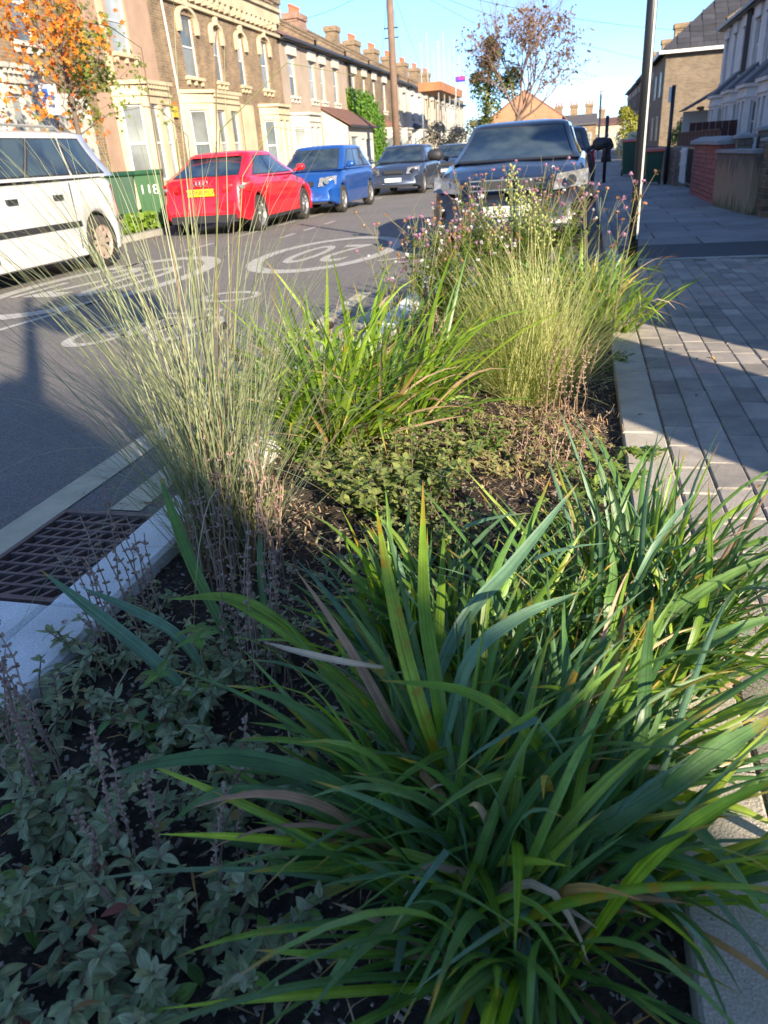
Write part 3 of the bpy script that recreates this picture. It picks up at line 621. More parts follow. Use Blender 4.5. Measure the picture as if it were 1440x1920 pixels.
bay(H, 3.15, 4.0, 3.35, M_cream, dep=.7); b = MB(); b.box(.35, -.1, 2.62, .65, -.003, 2.92); b.build('alarm_box', mat('alarm_yellow', (.7, .42, .03), .5), H)
b = MB(); b.tube([(.95, -.06, 0), (.95, -.06, 3.3), (.75, -.06, 6.2)], .04, 8); b.build('drainpipe', M_wht, H)
H = house('yellow brick house with paired arched windows and cream cornice beside the tan rendered houses', y0=29.92, wd=4.8, eave=6.2, m=M_yel, par=True, ups=[(.65, .62, 3.85, 5.5), (3.0, .85, 3.85, 5.55)], upper='arch', trim=M_cream)
bay(H, 3.0, 2.4, 3.2, M_cream, dep=.6, dent=False); pilaster(H, .0, 1.1, 0, 3.2, M_cream, .05)
H = house('tan rendered house with white square lintels and a white ground floor bay', y0=34.75, wd=5.05, eave=5.95, m=M_tan, ups=[(1.4, .85, 3.75, 5.35), (4.2, .85, 3.75, 5.35)], upper='block', rm=M_tile)
bay(H, 1.9, 3.0, 3.0, M_wht, dep=.7, dent=False); chimney(H, 2.4, 3.6, 7.4, 1.6, 1.3, .7, 0)
H = house('tan rendered house with a pitched front extension next to the ivy', y0=39.83, wd=5.05, eave=5.95, m=M_tan, ups=[(.7, .7, 3.75, 5.35), (2.9, .8, 3.75, 5.35)], upper='block')
chimney(H, 4.2, 3.9, 7.5, 1.25, 1.9, .8, 6)
E_ = thing('front_extension', 'cream single storey front extension with a brown lean-to roof left of the ivy', 'extension', (-12.8, 39.9, 0), pi / 2)
b = MB(); wall_holes(b, 0, 5.0, 0, 2.55, [(.5, 1.9, 1.0, 2.1), (2.5, 3.2, 1.1, 2.0), (3.4, 4.1, 1.1, 2.0), (4.3, 4.8, 1.1, 2.0)], -1.3); b.prism([(-1.3, 0), (0, 0), (0, 3.4), (-1.3, 2.55)], 0, -.02, .1); b.prism([(-1.3, 0), (0, 0), (0, 3.4), (-1.3, 2.55)], 0, 4.9, 5.02); b.build('wall', M_wht, E_)
for q in ((.5, 1.9, 1.0, 2.1), (2.5, 3.2, 1.1, 2.0), (3.4, 4.1, 1.1, 2.0), (4.3, 4.8, 1.1, 2.0)): window(E_, *q, y=-1.22, rail=False)
b = MB(); b.prism([(-1.5, 2.56), (0, 3.42), (0, 3.52), (-1.5, 2.64)], 0, -.15, 5.15); b.build('roof', M_tile, E_); b = MB(); b.box(-.15, -1.6, 2.5, 5.15, -1.51, 2.6); b.build('gutter', M_gut, E_)
H = house('brick terraced house half covered by green ivy', y0=44.92, wd=5.0, eave=5.95, m=M_yel, ups=[(1.3, .8, 3.75, 5.35), (3.6, .7, 3.75, 5.35)], upper='block'); chimney(H, 3.6, 3.9, 7.5, 1.0, 1.7, .8, 5, brickmat('red_chimney', (.42, .2, .12), (.3, .14, .09), (.3, .25, .2)))
H = house('brick terraced house with a small white bay right of the ivy', y0=49.95, wd=5.6, eave=5.95, m=M_yel2, ups=[(.9, .7, 3.75, 5.35), (3.6, .8, 3.75, 5.35)], upper='block', rm=M_slate); bay(H, 4.1, 2.4, 2.7, M_wht, dent=False, roofm=M_tile); chimney(H, 4.9, 3.6, 7.4, 1.2, 1.0, .7, 0, M_yel)
lab = ['white painted terraced house just beyond the telegraph pole', 'pale grey terraced house, second past the telegraph pole', 'narrow cream terraced house behind the bare shrubs', 'pale house in the middle of the far left terrace', 'cream house near the end of the far left terrace', 'farthest pale house of the left terrace']
yy = 55.6
for k, l in enumerate(lab):
    mm = (M_wht, M_bluew, M_cream, M_yel, M_wht, M_cream)[k]
    H = house(l, y0=yy, wd=5.6, eave=5.7 - .05 * k, m=mm, ups=[(1.2, .8, 3.6, 5.1), (3.9, .8, 3.6, 5.1)], upper='block'); bay(H, 2.0, 2.6, 2.7, M_wht, dent=False, roofm=M_slate if k % 2 else None); chimney(H, 5.0, 3.9, 7.3, 1.1, 1.6, .8, 4, M_yel); yy += 5.63
# ivy
def leafcloud(b, n, fn, size, r0=0, r1=1, nrm=None, shape=4):
    for k in range(n):
        p, nn = fn(); a = Vector(nn).orthogonal().normalized(); q = Vector(nn).cross(a); th = random.random() * 2 * pi; u_ = (a * cos(th) + q * sin(th)); v_ = Vector(nn).cross(u_); s = size * random.uniform(.6, 1.3); r = random.uniform(r0, r1); p = Vector(p)
        i = [b.vert(p + u_ * s, r), b.vert(p + v_ * s * .55 + Vector(nn) * s * .15, r), b.vert(p - u_ * s * .8, r), b.vert(p - v_ * s * .55, r)]; b.face(*i)
M_ivy = leafmat('ivy_leaf', [(.05, .13, .015), (.09, .2, .02), (.16, .28, .035)], trans=.25)
b = MB()
def ivy():
    while 1:
        y = random.uniform(44.5, 52.4); z = random.uniform(.6, 4.6); c = 45.2 + (4.6 - z) * 1.3; top = 4.6 - max(0, y - 47) ** 2 * .06 + .3 * sin(y * 5)
        if z < top and y > (44.5 if z > 3 else 44.5 + (3.0 - z) * 1.7): return (-12.8 + random.uniform(.02, .35), y, z), (1, random.uniform(-.7, .7), random.uniform(-.3, .9))
leafcloud(b, 5200, ivy, .1)
I = thing('ivy', 'bright green ivy climbing the brick house behind the blue cars', 'ivy'); b.build('ivy_leaves', M_ivy, I, kind='stuff'); b = MB()
for k in range(5): b.tube([(-12.7, 48 + k * .7, 0), (-12.75, 47.5 + k * .6, 2), (-12.75, 46 + k, 4)], [.04, .015, .008] if False else .03, 5)
b.build('stem', M_wood, I)
# scaffolding
SC = thing('scaffolding', 'steel scaffold with a rusty brown sheeted top on the far left houses', 'scaffold', (-10.6, 55, 0)); M_rust = mat('rust_sheet', (.4, .18, .08), .85, .3, 2)
for k in range(5):
    for j in range(2): b = MB(); b.tube([(j * 1.1 , k * 2.3, 0), (j * 1.1, k * 2.3, 7.5 + .8 * (k % 2))], .035, 6); b.build('standard', M_gal, SC)
for z in (2, 3.9, 5.2): b = MB(); b.tube([(1.1, -.2, z), (1.1, 9.5, z)], .03, 6); b.build('ledger', M_gal, SC)
for k in range(4): b = MB(); b.tube([(1.12, k * 2.3, 2), (1.12, k * 2.3 + 2.2, 3.9)], .025, 6); b.build('brace', M_gal, SC)
b = MB(); b.box(-.2, -.3, 4.75, 1.3, 9.6, 5.25); b.build('sheeting', M_rust, SC)
# orange gable building at the end and the far houses
def block(label, x0, y0, x1, y1, eave, ridge, m, rm, gable='y', name='far_house', n=4, wz=((1, 2.2), (3.4, 4.6)), ch=0):
    H = thing(name, label, 'house', (x0, y0, 0)); wx, wy = x1 - x0, y1 - y0; b = MB()
    if gable == 'y': poly = [(0, 0), (wx, 0), (wx, eave), (wx / 2, ridge), (0, eave)]; b.prism(poly, 1, 0, wy)
    else: poly = [(0, 0), (wy, 0), (wy, eave), (wy / 2, ridge), (0, eave)]; b.prism(poly, 0, 0, wx)
    b.build('wall', m, H); b = MB()
    if gable == 'y': b.prism([(-.2, eave - .1), (wx / 2, ridge), (wx + .2, eave - .1), (wx + .2, eave + .08), (wx / 2, ridge + .2), (-.2, eave + .08)], 1, .05, wy + .2)
    else: b.prism([(-.3, eave - .1), (wy / 2, ridge), (wy + .2, eave - .1), (wy + .2, eave + .08), (wy / 2, ridge + .2), (-.3, eave + .08)], 0, -.1, wx + .1)
    b.build('roof', rm, H)
    for k in range(n):
        for a, c in wz:
            if c < eave: x = wx * (k + .5) / n; window(H, x - .4, x + .4, a, c, y=-.05)
    for k in range(ch): chimney(H, wx * (k + .5) / ch, wy / 2, (eave + ridge) / 2, 1.6, 1.0, .7, 3, M_yel)
    return H
M_ob = brickmat('orange_brick', (.5, .23, .12), (.42, .19, .1), (.4, .25, .15), stain=.15)
block('orange brick gable end rising behind the big tree', -9.2, 80, -2.2, 95, 3.4, 5.7, M_ob, M_tile, n=0)
block('small brown brick house with chimneys far down the road', -4.6, 110, 1.3, 120, 3.2, 4.3, M_yel, M_slate, 'x', ch=3, n=3)
block('pale house with yellow gable at the very end of the road', -1.0, 140, 6, 150, 3.5, 4.4, M_cream, M_tile, 'x', ch=1)
block('low brick row closing the view behind the street lamp', -12, 125, -5, 135, 3.0, 4.4, M_yel2, M_slate, 'x', ch=2)
# ---- right side
def bay2(H, xc, m): bay(H, xc, 2.5, 2.3, m, dent=False, dep=.8, zs=.75, zt=1.9, roofm=M_slate, roofh=.75, gm=M_gl)
H = house('white painted house with a slate roofed bay and dark door at the right edge', side=1, y0=27.2, wd=5.9, eave=5.0, m=M_bluew, ups=[(1.2, .8, 2.95, 4.5), (3.0, .8, 2.95, 4.5), (4.9, .8, 2.95, 4.5)], X=5.5, upper='block', trim=M_bluew, ridge=2.2); bay2(H, 1.6, M_bluew); bay2(H, 4.6, M_bluew)
b = MB(); b.tube([(0.05, -.08, 0), (0.05, -.08, 4.9)], .045, 8); b.build('drainpipe', M_gut, H)
H = house('white house with a small dark tiled porch beside the brick gable', side=1, y0=33.12, wd=6.0, eave=5.0, m=M_bluew, ups=[(1.0, .8, 2.95, 4.5), (2.9, .6, 2.95, 4.5), (4.9, .7, 2.95, 4.5)], X=5.5, upper='block', trim=M_bluew, ridge=2.2); bay2(H, 4.3, M_bluew)
b = MB(); b.prism([(-1.5, 2.0), (0, 2.75), (0, 2.85), (-1.6, 2.02)], 0, .2, 2.4); b.build('porch_roof', M_dtile, H); pilaster(H, .3, .42, 0, 2.0, M_bluew, 1.4, 'porch_side'); door(H, 1.4, .9, 1.95, (.02, .02, .025)); b = MB(); b.tube([(5.6, -.08, 0), (5.6, -.08, 4.9)], .045, 8); b.build('drainpipe', M_gut, H)
yy = 3.0
for k, l in enumerate(['white rendered corner house beside the side road', 'grey white terraced house second from the side road', 'white terraced house third from the side road', 'pale terraced house fourth from the side road']):
    H = house(l, side=1, y0=yy, wd=6.0, eave=5.0, m=M_bluew, ups=[(1.4, .9, 2.95, 4.5), (4.4, .9, 2.95, 4.5)], X=5.5, upper='block', trim=M_bluew); bay2(H, 1.8, M_bluew); yy += 6.04
# brick gable house: separate tiles on the roof slope facing the camera
GH = thing('brick_house', 'brown brick house whose blank gable end and dark tiled roof face the camera', 'house', (4.2, 51, 0)); W_, D_, E2 = 10.0, 9.0, 5.25
b = MB(); wall_holes(b, 0, W_, 0, E2, [(1.9, 2.3, 2.1, 2.5)]); b.quad((0, 0, 0), (0, 0, E2), (0, D_, E2), (0, D_, 0)); b.quad((W_, 0, 0), (W_, D_, 0), (W_, D_, E2), (W_, 0, E2)); b.build('wall', M_gab, GH); b = MB(); b.quad((0, .3, 0), (W_, .3, 0), (W_, .3, E2), (0, .3, E2)); b.build('inner', M_gab, GH)
b = MB(); b.box(-.35, -.42, E2 - .02, W_, -.36, E2 + .16); b.box(-.42, -.42, E2 - .02, -.36, D_, E2 + .16); b.build('white_fascia', M_frame, GH)
rH = 4.4; b = MB(); P0 = (-.4, -.4, E2 + .1); apx = (4.6, 4.5, E2 + rH)
b.quad((-.4, -.4, E2 + .1), (W_, -.4, E2 + .1), (W_, 4.5, E2 + rH), (4.6, 4.5, E2 + rH)); b.face(b.vert((-.4, -.4, E2 + .1)), b.vert((4.6, 4.5, E2 + rH)), b.vert((-.4, D_, E2 + .1))); b.quad((4.6, 4.5, E2 + rH), (W_, 4.5, E2 + rH), (W_, D_, E2 + .1), (-.4, D_, E2 + .1)); rf = b.build('roof', M_dtile, GH)
tl = MB(); tl.box(-.33, 0, -.02, .33, .4, .02); tlm = tl.mesh('roof_tile', M_dtile); sl_ = sqrt(4.9 ** 2 + (rH - .1) ** 2); ang = atan2(rH - .1, 4.9)
for r in range(15):
    f = r / 15; x = -.1 + 5.0 * f + .3; c = 0
    while x < 5.6 and c < 20: obj('roof_tile', tlm, rf, (x + (.33 if r % 2 else 0), -.42 + 4.9 * f, E2 + .14 + (rH - .1) * f), (ang - .05, 0, 0), (1, 1.12, 1)); x += .68; c += 1
for y_, z_ in ((1.6, .9), (5, .9), (1.6, 3.2), (5, 3.2)):
    M = Matrix.Translation((0, y_ + 1, 0)) @ Matrix.Rotation(-pi / 2, 4, 'Z'); window(GH, 0, 1.1, z_, z_ + 1.3, y=-.06, M=M)
for k, (l, m_, h_) in enumerate([('tall narrow brown brick house beyond the gable house', M_yel2, 5.6), ('brown brick terrace house with a yellow topped chimney stack', M_yel2, 5.4), ('dark brick house farther down the right terrace', M_gab, 5.3), ('last brick house of the right terrace before the bush', M_yel2, 5.3)]):
    H = house(l, side=1, y0=62 + k * 9, wd=8.8, eave=h_ + .3, m=m_, ups=[(1.5, .9, 3.3, 4.8), (4.5, .9, 3.3, 4.8), (7.3, .9, 3.3, 4.8)], gr=[(1.5, 1.1, .8, 2.2), (6.3, 1.1, .8, 2.2)], X=4.5 - .05 * k, upper='block', ridge=1.6)
    chimney(H, 8.2, 1.5, 5.6, 2.0, .9, .9, 0, M_yel)
# unseen house block added, outline shaped to shade the near end of the planter
HC = thing('unseen_shade_house', 'brown brick corner house with a side outbuilding behind the camera to the right', 'house', (6.0, 0, 0)); b = MB()
pr_ = [(-15, 0), (-6.2, 0), (-6.2, 3.6), (-8.2, 6.2), (-15, 6.2)]; dd_ = Vector((.616, -.788, 0)) * 7
lo_ = [b.vert((0, y, z)) for y, z in pr_]; hi_ = [b.vert(Vector((0, y, z)) + dd_) for y, z in pr_]; b.face(*lo_); b.face(*hi_[::-1])
for k in range(5): b.face(lo_[k], hi_[k], hi_[(k + 1) % 5], lo_[(k + 1) % 5])
b.build('wall', M_yel, HC)
for y_ in (-13.5, -11):
    for z_ in (.9, 3.1): M = Matrix.Translation((0, y_ + 1, 0)) @ Matrix.Rotation(-pi / 2, 4, 'Z'); window(HC, 0, 1.1, z_, z_ + 1.4, y=-.06, M=M)
# ================================================================== CARS
def carpaint(name, c, metal=.0):
    m, t, bs, out = nodes(name); v = coords(t, 'World'); n = noise(t, 2, 5, .6, v)
    t.links.new(mixc(t, 1, tuple(c), ramp(t, n, (.3, .88), (.7, 1.05)), 'MULTIPLY'), bs.inputs['Base Color']); bs.inputs['Metallic'].default_value = metal; bs.inputs['Coat Weight'].default_value = 1; bs.inputs['Coat Roughness'].default_value = .05
    t.links.new(ramp(t, noise(t, 30, 5, .7, v), (.3, .28), (.8, .5)), bs.inputs['Roughness']); return m
def carglass():
    m, t, bs, out = nodes('car_glass'); v = coords(t, 'Object'); n = noise(t, 2.2, 3, .5, v)
    t.links.new(ramp(t, n, (.4, (.012, .022, .035)), (.62, (.045, .065, .07))), bs.inputs['Base Color']); bs.inputs['Roughness'].default_value = .04; bs.inputs['IOR'].default_value = 1.7; bs.inputs['Coat Weight'].default_value = .6; return m
M_cgl = carglass(); M_tyre = mat('tyre', (.035, .032, .03), .85, .3, 9, fine=60, finev=.2); M_rim = mat('alloy', (.42, .42, .42), .35, .2, 9, metal=.7); M_steel = mat('dusty_hubcap', (.4, .3, .26), .6, .3, 9)
M_trim = mat('black_trim', (.025, .025, .028), .6, .1); M_lamp = mat('clear_lamp', (.26, .27, .28), .08, .6, 16, (.08, .08, .09), spec=1, coat=1); M_red = mat('red_lamp', (.45, .01, .012), .15, .2); M_chr = mat('chrome', (.75, .75, .75), .12, .05, metal=1)
M_plw = mat('white_plate', (.7, .7, .68), .4, .05); M_ply = mat('yellow_plate', (.8, .5, .02), .4, .05)
def sm(x, a, b): t = min(1, max(0, (x - a) / (b - a))); return t * t * (3 - 2 * t)
def interp(x, P):
    for (a, b), (c, d) in zip(P, P[1:]):
        if x <= c: return b + (d - b) * (x - a) / (c - a) if x > a else b
    return P[-1][1]
def car(label, loc, rz, paint, L, Wd, H, top, belt, ws, roof, rg, wheels, r=.31, cat='car', name='parked_car', seatw=.0, cladding=False, cab_in=.1, roof_in=.28, group=None):
    """local +y = forwards. top: (y, z) of bonnet/belt line; belt z; ws = base y of windscreen; roof = (y_front, y_rear); rg = base y of rear glass; wheels = (y_front, y_rear)"""
    C_ = thing(name, label, cat, loc, rz, group); a = Wd / 2; hl = L / 2; Ra = r + .045
    ys = sorted({round(-hl + L * k / 60, 3) for k in range(61)} | {round(wy + d, 3) for wy in wheels for d in (-Ra, Ra, -Ra * .97, Ra * .97, -Ra * .85, Ra * .85)})
    ys = [y for y in ys if -hl <= y <= hl]; b = MB(); rings = []
    for y in ys:
        e = min((hl - y), (y + hl)); end = 1 - sm(e, 0, .42); w_ = a * (1 - .17 * end ** 1.6); zt = interp(y, top); zb = .19 + .1 * end
        zt = zt - .03 * (1 - sm(e, 0, .12))
        for wy in wheels:
            d = abs(y - wy)
            if d < Ra: zb = max(zb, r + sqrt(Ra * Ra - d * d))
        zs = [zb, zb + (.02), max(zb + .04, .36), max(zb + .06, .55), max(zb + .08, zt - .2), zt - .07, zt - .015, zt + .01]
        xs_ = [w_ * .93, w_ * .975, w_ * .99, w_, w_ * .985, w_ * .955, w_ * .9, w_ * .72]
        pr = list(zip(xs_, zs)); ring_ = [b.vert((x, y, z)) for x, z in pr] + [b.vert((0, y, zt + .035))] + [b.vert((-x, y, z)) for x, z in reversed(pr)]; rings.append(ring_)
    for p, q in zip(rings, rings[1:]):
        for k in range(len(p) - 1): b.face(p[k], q[k], q[k + 1], p[k + 1])
    b.face(*rings[0]); b.face(*rings[-1][::-1])
    body = b.build('body', paint, C_, True)
    mo = body.modifiers.new('edge', 'EDGE_SPLIT'); mo.split_angle = radians(40)
    # cabin
    y1, y2, y3, y4 = ws, rg, roof[0], roof[1]
    def P(s, f, off=0):
        s = s % 4; i = int(s); u = s - i; g = f + .08 * sin(pi * f)
        wb, wr = a * (1 - cab_in), a * (1 - roof_in); zb_, zr = belt, H - .05
        def mixq(A, B): return A + (B - A) * g
        wx = mixq(wb, wr); yf = mixq(y1, y3); yr = mixq(y2, y4); z = zb_ + (zr - zb_) * (f - .0) - .0
        if i == 0: x = -wx + 2 * wx * u; y = yf + .11 * (1 - (2 * u - 1) ** 2) * (1 - .35 * f)
        elif i == 1: x = wx + .03 * sin(pi * u); y = yf + (yr - yf) * u
        elif i == 2: x = wx - 2 * wx * u; y = yr - .08 * (1 - (2 * u - 1) ** 2)
        else: x = -wx - .03 * sin(pi * u); y = yr + (yf - yr) * u
        return Vector((x, y, z))
    def PN(s, f, off):
        p = P(s, f); e = .01; n = (P(s + e, f) - P(s - e, f)).cross(P(s, min(1, f + e)) - P(s, f - e)).normalized()
        if n.dot(Vector((p.x, p.y - (y3 + y4) / 2, .2))) < 0: n = -n
        return p + n * off
    b = MB(); nf = 6; ns = 10; lv = []
    for k in range(nf + 1): lv.append([b.vert(P(i + j / ns, k / nf)) for i in range(4) for j in range(ns)])
    for k in range(nf):
        n = 4 * ns
        for j in range(n): b.face(lv[k][j], lv[k][(j + 1) % n], lv[k + 1][(j + 1) % n], lv[k + 1][j])
    c1 = [b.vert((Vector(b.v[i]) * .9 + Vector((0, (y3 + y4) / 2, H - .05)) * .1) + Vector((0, 0, .032))) for i in lv[-1]]
    c2 = [b.vert((Vector(b.v[i]) * .5 + Vector((0, (y3 + y4) / 2, H - .05)) * .5) + Vector((0, 0, .062))) for i in lv[-1]]; ctr = b.vert((0, (y3 + y4) / 2, H + .022)); n = 4 * ns
    for j in range(n): b.face(lv[-1][j], lv[-1][(j + 1) % n], c1[(j + 1) % n], c1[j]); b.face(c1[j], c1[(j + 1) % n], c2[(j + 1) % n], c2[j]); b.face(c2[j], c2[(j + 1) % n], ctr)
    b.build('roof', paint, C_, True)
    def pane(s0, s1, f0, f1, nm='window', t0=0, t1=0, m=M_cgl, off=.006):
        b = MB(); nu, nv = 8, 5; g = [[b.vert(PN(s0 + (s1 - s0) * (i / nu) + (t0 * (1 - i / nu) + t1 * (i / nu)) * (j / nv), f0 + (f1 - f0) * j / nv, off)) for i in range(nu + 1)] for j in range(nv + 1)]
        for j in range(nv):
            for i in range(nu): b.face(g[j][i], g[j][i + 1], g[j + 1][i + 1], g[j + 1][i])
        return b.build(nm, m, C_, True)
    pane0 = pane
    def pane(s0, s1, f0, f1, nm='window', t0=0, t1=0, m=M_cgl, off=.006):
        pane0(s0 - .014, s1 + .014, max(0, f0 - .035), min(1, f1 + .03), 'window_seal', t0, t1, M_trim, .003); return pane0(s0, s1, f0, f1, nm, t0, t1, m, off)
    # underbody, wheels
    b = MB(); b.box(-a * .8, -hl + .25, .22, a * .8, hl - .25, .62); b.build('underbody', M_trim, C_)
    for wy in wheels:
        for sx in (-1, 1):
            t = MB(); x0 = sx * (a - .2); x1 = sx * (a - .015)
            prof = [(x0, r * .7), (x0, r * .97), (x0 + (x1 - x0) * .12, r), (x0 + (x1 - x0) * .88, r), (x1, r * .96), (x1, r * .68)]
            rg_ = []; n = 28
            for k in range(n): th = 2 * pi * k / n; rg_.append([t.vert((x, wy + q * cos(th), r + q * sin(th))) for x, q in prof])
            for k in range(n):
                for j in range(len(prof) - 1): t.face(rg_[k][j], rg_[k][j + 1], rg_[(k + 1) % n][j + 1], rg_[(k + 1) % n][j])
            wo = t.build('wheel', M_tyre, C_, True)
            rm = MB(); q = r * .69; ri = [rm.vert((x1 - sx * .012, wy + q * cos(2 * pi * k / 24), r + q * sin(2 * pi * k / 24))) for k in range(24)]; rj = [rm.vert((x1 - sx * .05, wy + q * .86 * cos(2 * pi * k / 24), r + q * .86 * sin(2 * pi * k / 24))) for k in range(24)]
            for k in range(24): rm.face(ri[k], ri[(k + 1) % 24], rj[(k + 1) % 24], rj[k])
            rm.disc((x1 - sx * .06, wy, r), (sx, 0, 0), r * .17, .045, 12)
            for k in range(10 if seatw else 5):
                th = 2 * pi * k / (10 if seatw else 5) + .3; M = Matrix.Translation((x1 - sx * .045, wy, r)) @ Matrix.Rotation(th, 4, 'X'); rm.box(-.012, -r * .075, .02, .014, r * .075, q * .95, M)
            rm.build('rim', M_steel if seatw else M_rim, wo)
            d = MB(); d.disc((x1 - sx * .08, wy, r), (sx, 0, 0), q * .9, .01, 20); d.build('brake_disc', M_trim, wo)
    return C_, pane, P, a, hl
def strip(par, nm, m, pts, rad=None, box=None):
    b = MB(); b.box(*box) if box else b.tube(pts, rad, 6); return b.build(nm, m, par)
def mirror(C_, a, y, z, paint):
    for sx in (-1, 1):
        b = MB(); b.tube([(sx * (a - .06), y, z - .04), (sx * (a + .03), y, z)], .025, 8)
        n = 10
        b.tube([(sx * (a + .02), y, z + .02), (sx * (a + .05), y + .01, z + .02), (sx * (a + .17), y + .0, z + .03), (sx * (a + .2), y, z + .03)], [.045, .07, .06, .025], 12); b.build('mirror', paint, C_, True)
def patch(par, nm, m, P4, bulge=.02, n=6):
    """softly domed patch between four corner points"""
    b = MB(); A, B, C, D = [Vector(p) for p in P4]; nr = (B - A).cross(D - A).normalized(); g = []
    for j in range(n + 1):
        g.append([b.vert((A.lerp(B, i / n)).lerp(D.lerp(C, i / n), j / n) + nr * bulge * (1 - (2 * i / n - 1) ** 4) * (1 - (2 * j / n - 1) ** 4)) for i in range(n + 1)])
    for j in range(n):
        for i in range(n): b.face(g[j][i], g[j][i + 1], g[j + 1][i + 1], g[j + 1][i])
    return b.build(nm, m, par, True)
# red hatch, seen from behind
P_red = carpaint('red_paint', (.62, .006, .018)); C_, pane, PF, a, hl = car('bright red three door hatchback seen from behind with a yellow number plate', (-6.72, 15.35, ROADZ), 0, P_red, 3.95, 1.76, 1.4, [(-1.98, .52), (-1.94, .8), (-1.86, .95), (-1.6, .99), (.7, .94), (1.3, .85), (1.7, .72), (1.9, .58), (1.98, .45)], .95, 1.0, (.15, -1.0), -1.78, (1.18, -1.3), r=.315, roof_in=.34)
pane(.06, .94, .08, .9, 'windscreen'); pane(2.08, 2.92, .14, .86, 'rear_window'); 
for s, e, t0, t1 in ((1.1, 1.52, .06, .0), (1.55, 1.86, .0, -.05), (3.48, 3.9, .0, -.06), (3.14, 3.45, .05, .0)): pane(s, e, .1, .86, 'window', t0, t1)
mirror(C_, a, .75, 1.02, P_red)
for sx in (-1, 1):
    A = [(sx * .9, -1.74, .72), (sx * .44, -1.985, .74), (sx * .44, -1.975, .88), (sx * .89, -1.72, .9)]; patch(C_, 'tail_lamp', M_red, A if sx < 0 else A[::-1], .02)
    patch(C_, 'reflector', M_lamp, [(sx * .75 - .06, -1.87, .76), (sx * .75 + .06, -1.85, .76), (sx * .75 + .06, -1.84, .84), (sx * .75 - .06, -1.86, .84)], .06)
strip(C_, 'bumper_insert', M_trim, None, None, (-.66, -2.0, .23, .66, -1.9, .36)); strip(C_, 'spoiler', P_red, None, None, (-.5, -1.2, 1.315, .5, -.98, 1.345))
pl = strip(C_, 'number_plate', M_ply, None, None, (-.26, -2.0, .68, .26, -1.975, .8)); text('plate_lettering', 'WDN8 MLV', .105, M_trim, pl, (0, -2.003, .74), (pi / 2, 0, 0))
for k in range(4):
    b = MB(); cx = -.105 + .07 * k; b.tube([(cx + .045 * cos(t), -1.965, .9 + .045 * sin(t)) for t in [2 * pi * i / 20 for i in range(21)]], .008, 6, False); b.build('badge_ring', M_chr, C_)
strip(C_, 'rear_shelf_line', M_trim, None, None, (-.62, -1.952, .66, .62, -1.945, .667)); strip(C_, 'exhaust', M_chr, [(-.45, -1.98, .24), (-.45, -1.7, .24)], .035)
strip(C_, 'door_line', M_trim, None, None, (a - .012, -.42, .3, a - .004, -.412, .93)); strip(C_, 'door_line', M_trim, None, None, (a - .012, .78, .3, a - .001, .788, .9)); strip(C_, 'door_handle', P_red, None, None, (a - .02, -.3, .8, a + .018, -.14, .83)); strip(C_, 'sill', M_trim, None, None, (a - .06, -.95, .19, a - .01, .85, .25))
# white estate
P_w = carpaint('white_paint_car', (.56, .56, .55)); C_, pane, PF, a, hl = car('white estate car with roof rails and a dark side strip parked at the left edge', (-7.15, 8.0, ROADZ), pi, P_w, 4.35, 1.74, 1.69, [(-2.18, .6), (-2.1, 1.1), (-1.7, 1.15), (.75, 1.1), (1.3, 1.0), (1.9, .86), (2.18, .55)], 1.13, 1.0, (.15, -1.75), -2.05, (1.3, -1.45), r=.33, seatw=1, roof_in=.25, cab_in=.06)
# parked facing the camera side: its tail points up the road
pane(.06, .94, .08, .9, 'windscreen'); pane(2.08, 2.92, .14, .86, 'rear_window')
for s, e, t0, t1 in ((1.08, 1.36, .1, .0), (1.39, 1.66, .0, 0), (1.7, 1.93, 0, -.03), (3.64, 3.92, .0, -.1), (3.34, 3.61, .0, 0), (3.07, 3.3, .03, 0)): pane(s, e, .1, .88, 'window', t0, t1)
mirror(C_, a, .85, 1.1, M_trim)
for sx in (-1, 1):
    strip(C_, 'side_strip', M_trim, None, None, (sx * a - .012, -1.02, .56, sx * a + .014, .88, .63)); strip(C_, 'side_strip', M_trim, None, None, (sx * a * .985 - .02, -2.0, .56, sx * a * .985 + .012, -1.86, .63))
    for y in (-.75, .1): strip(C_, 'door_handle', M_trim, None, None, (sx * (a - .004) - .02, y, .9, sx * (a - .004) + .02, y + .17, .955))
    strip(C_, 'roof_rail', mat('grey_rail', (.3, .3, .3), .5), [(sx * a * .74, -1.3, 1.67), (sx * a * .74, -1.2, 1.72), (sx * a * .74, .0, 1.74), (sx * a * .74, .15, 1.69)], .018)
    for y in (-.95, .62): strip(C_, 'door_line', M_trim, None, None, (sx * (a - .006) - .006, y, .3, sx * (a - .006) + .006, y + .008, 1.08))
    A = [(sx * .84, -1.95, .8), (sx * .6, -2.15, .8), (sx * .6, -2.12, 1.02), (sx * .84, -1.93, 1.02)]; patch(C_, 'tail_lamp', M_red, A if sx < 0 else A[::-1], .03)
# blue small MPV facing camera
P_b = carpaint('blue_paint', (.012, .085, .36), .3); C_, pane, PF, a, hl = car('blue small people carrier with round headlights facing the camera behind the red car', (-6.25, 19.3, ROADZ), pi, P_b, 3.85, 1.68, 1.46, [(-1.92, .55), (-1.85, .9), (-1.4, .96), (1.0, .92), (1.4, .85), (1.7, .72), (1.86, .58), (1.92, .42)], .93, 1.1, (.3, -1.3), -1.78, (1.2, -1.3), r=.3, roof_in=.3)
pane(.06, .94, .06, .9, 'windscreen')
pane(2.08, 2.92, .14, .86, 'rear_window')
for s, e, t0, t1 in ((1.1, 1.4, .08, .0), (1.43, 1.7, .0, 0), (1.73, 1.92, 0, -.03), (3.6, 3.9, .0, -.08), (3.3, 3.57, .0, 0), (3.08, 3.27, .03, 0)): pane(s, e, .1, .86, 'window', t0, t1)
mirror(C_, a, .9, 1.0, P_b)
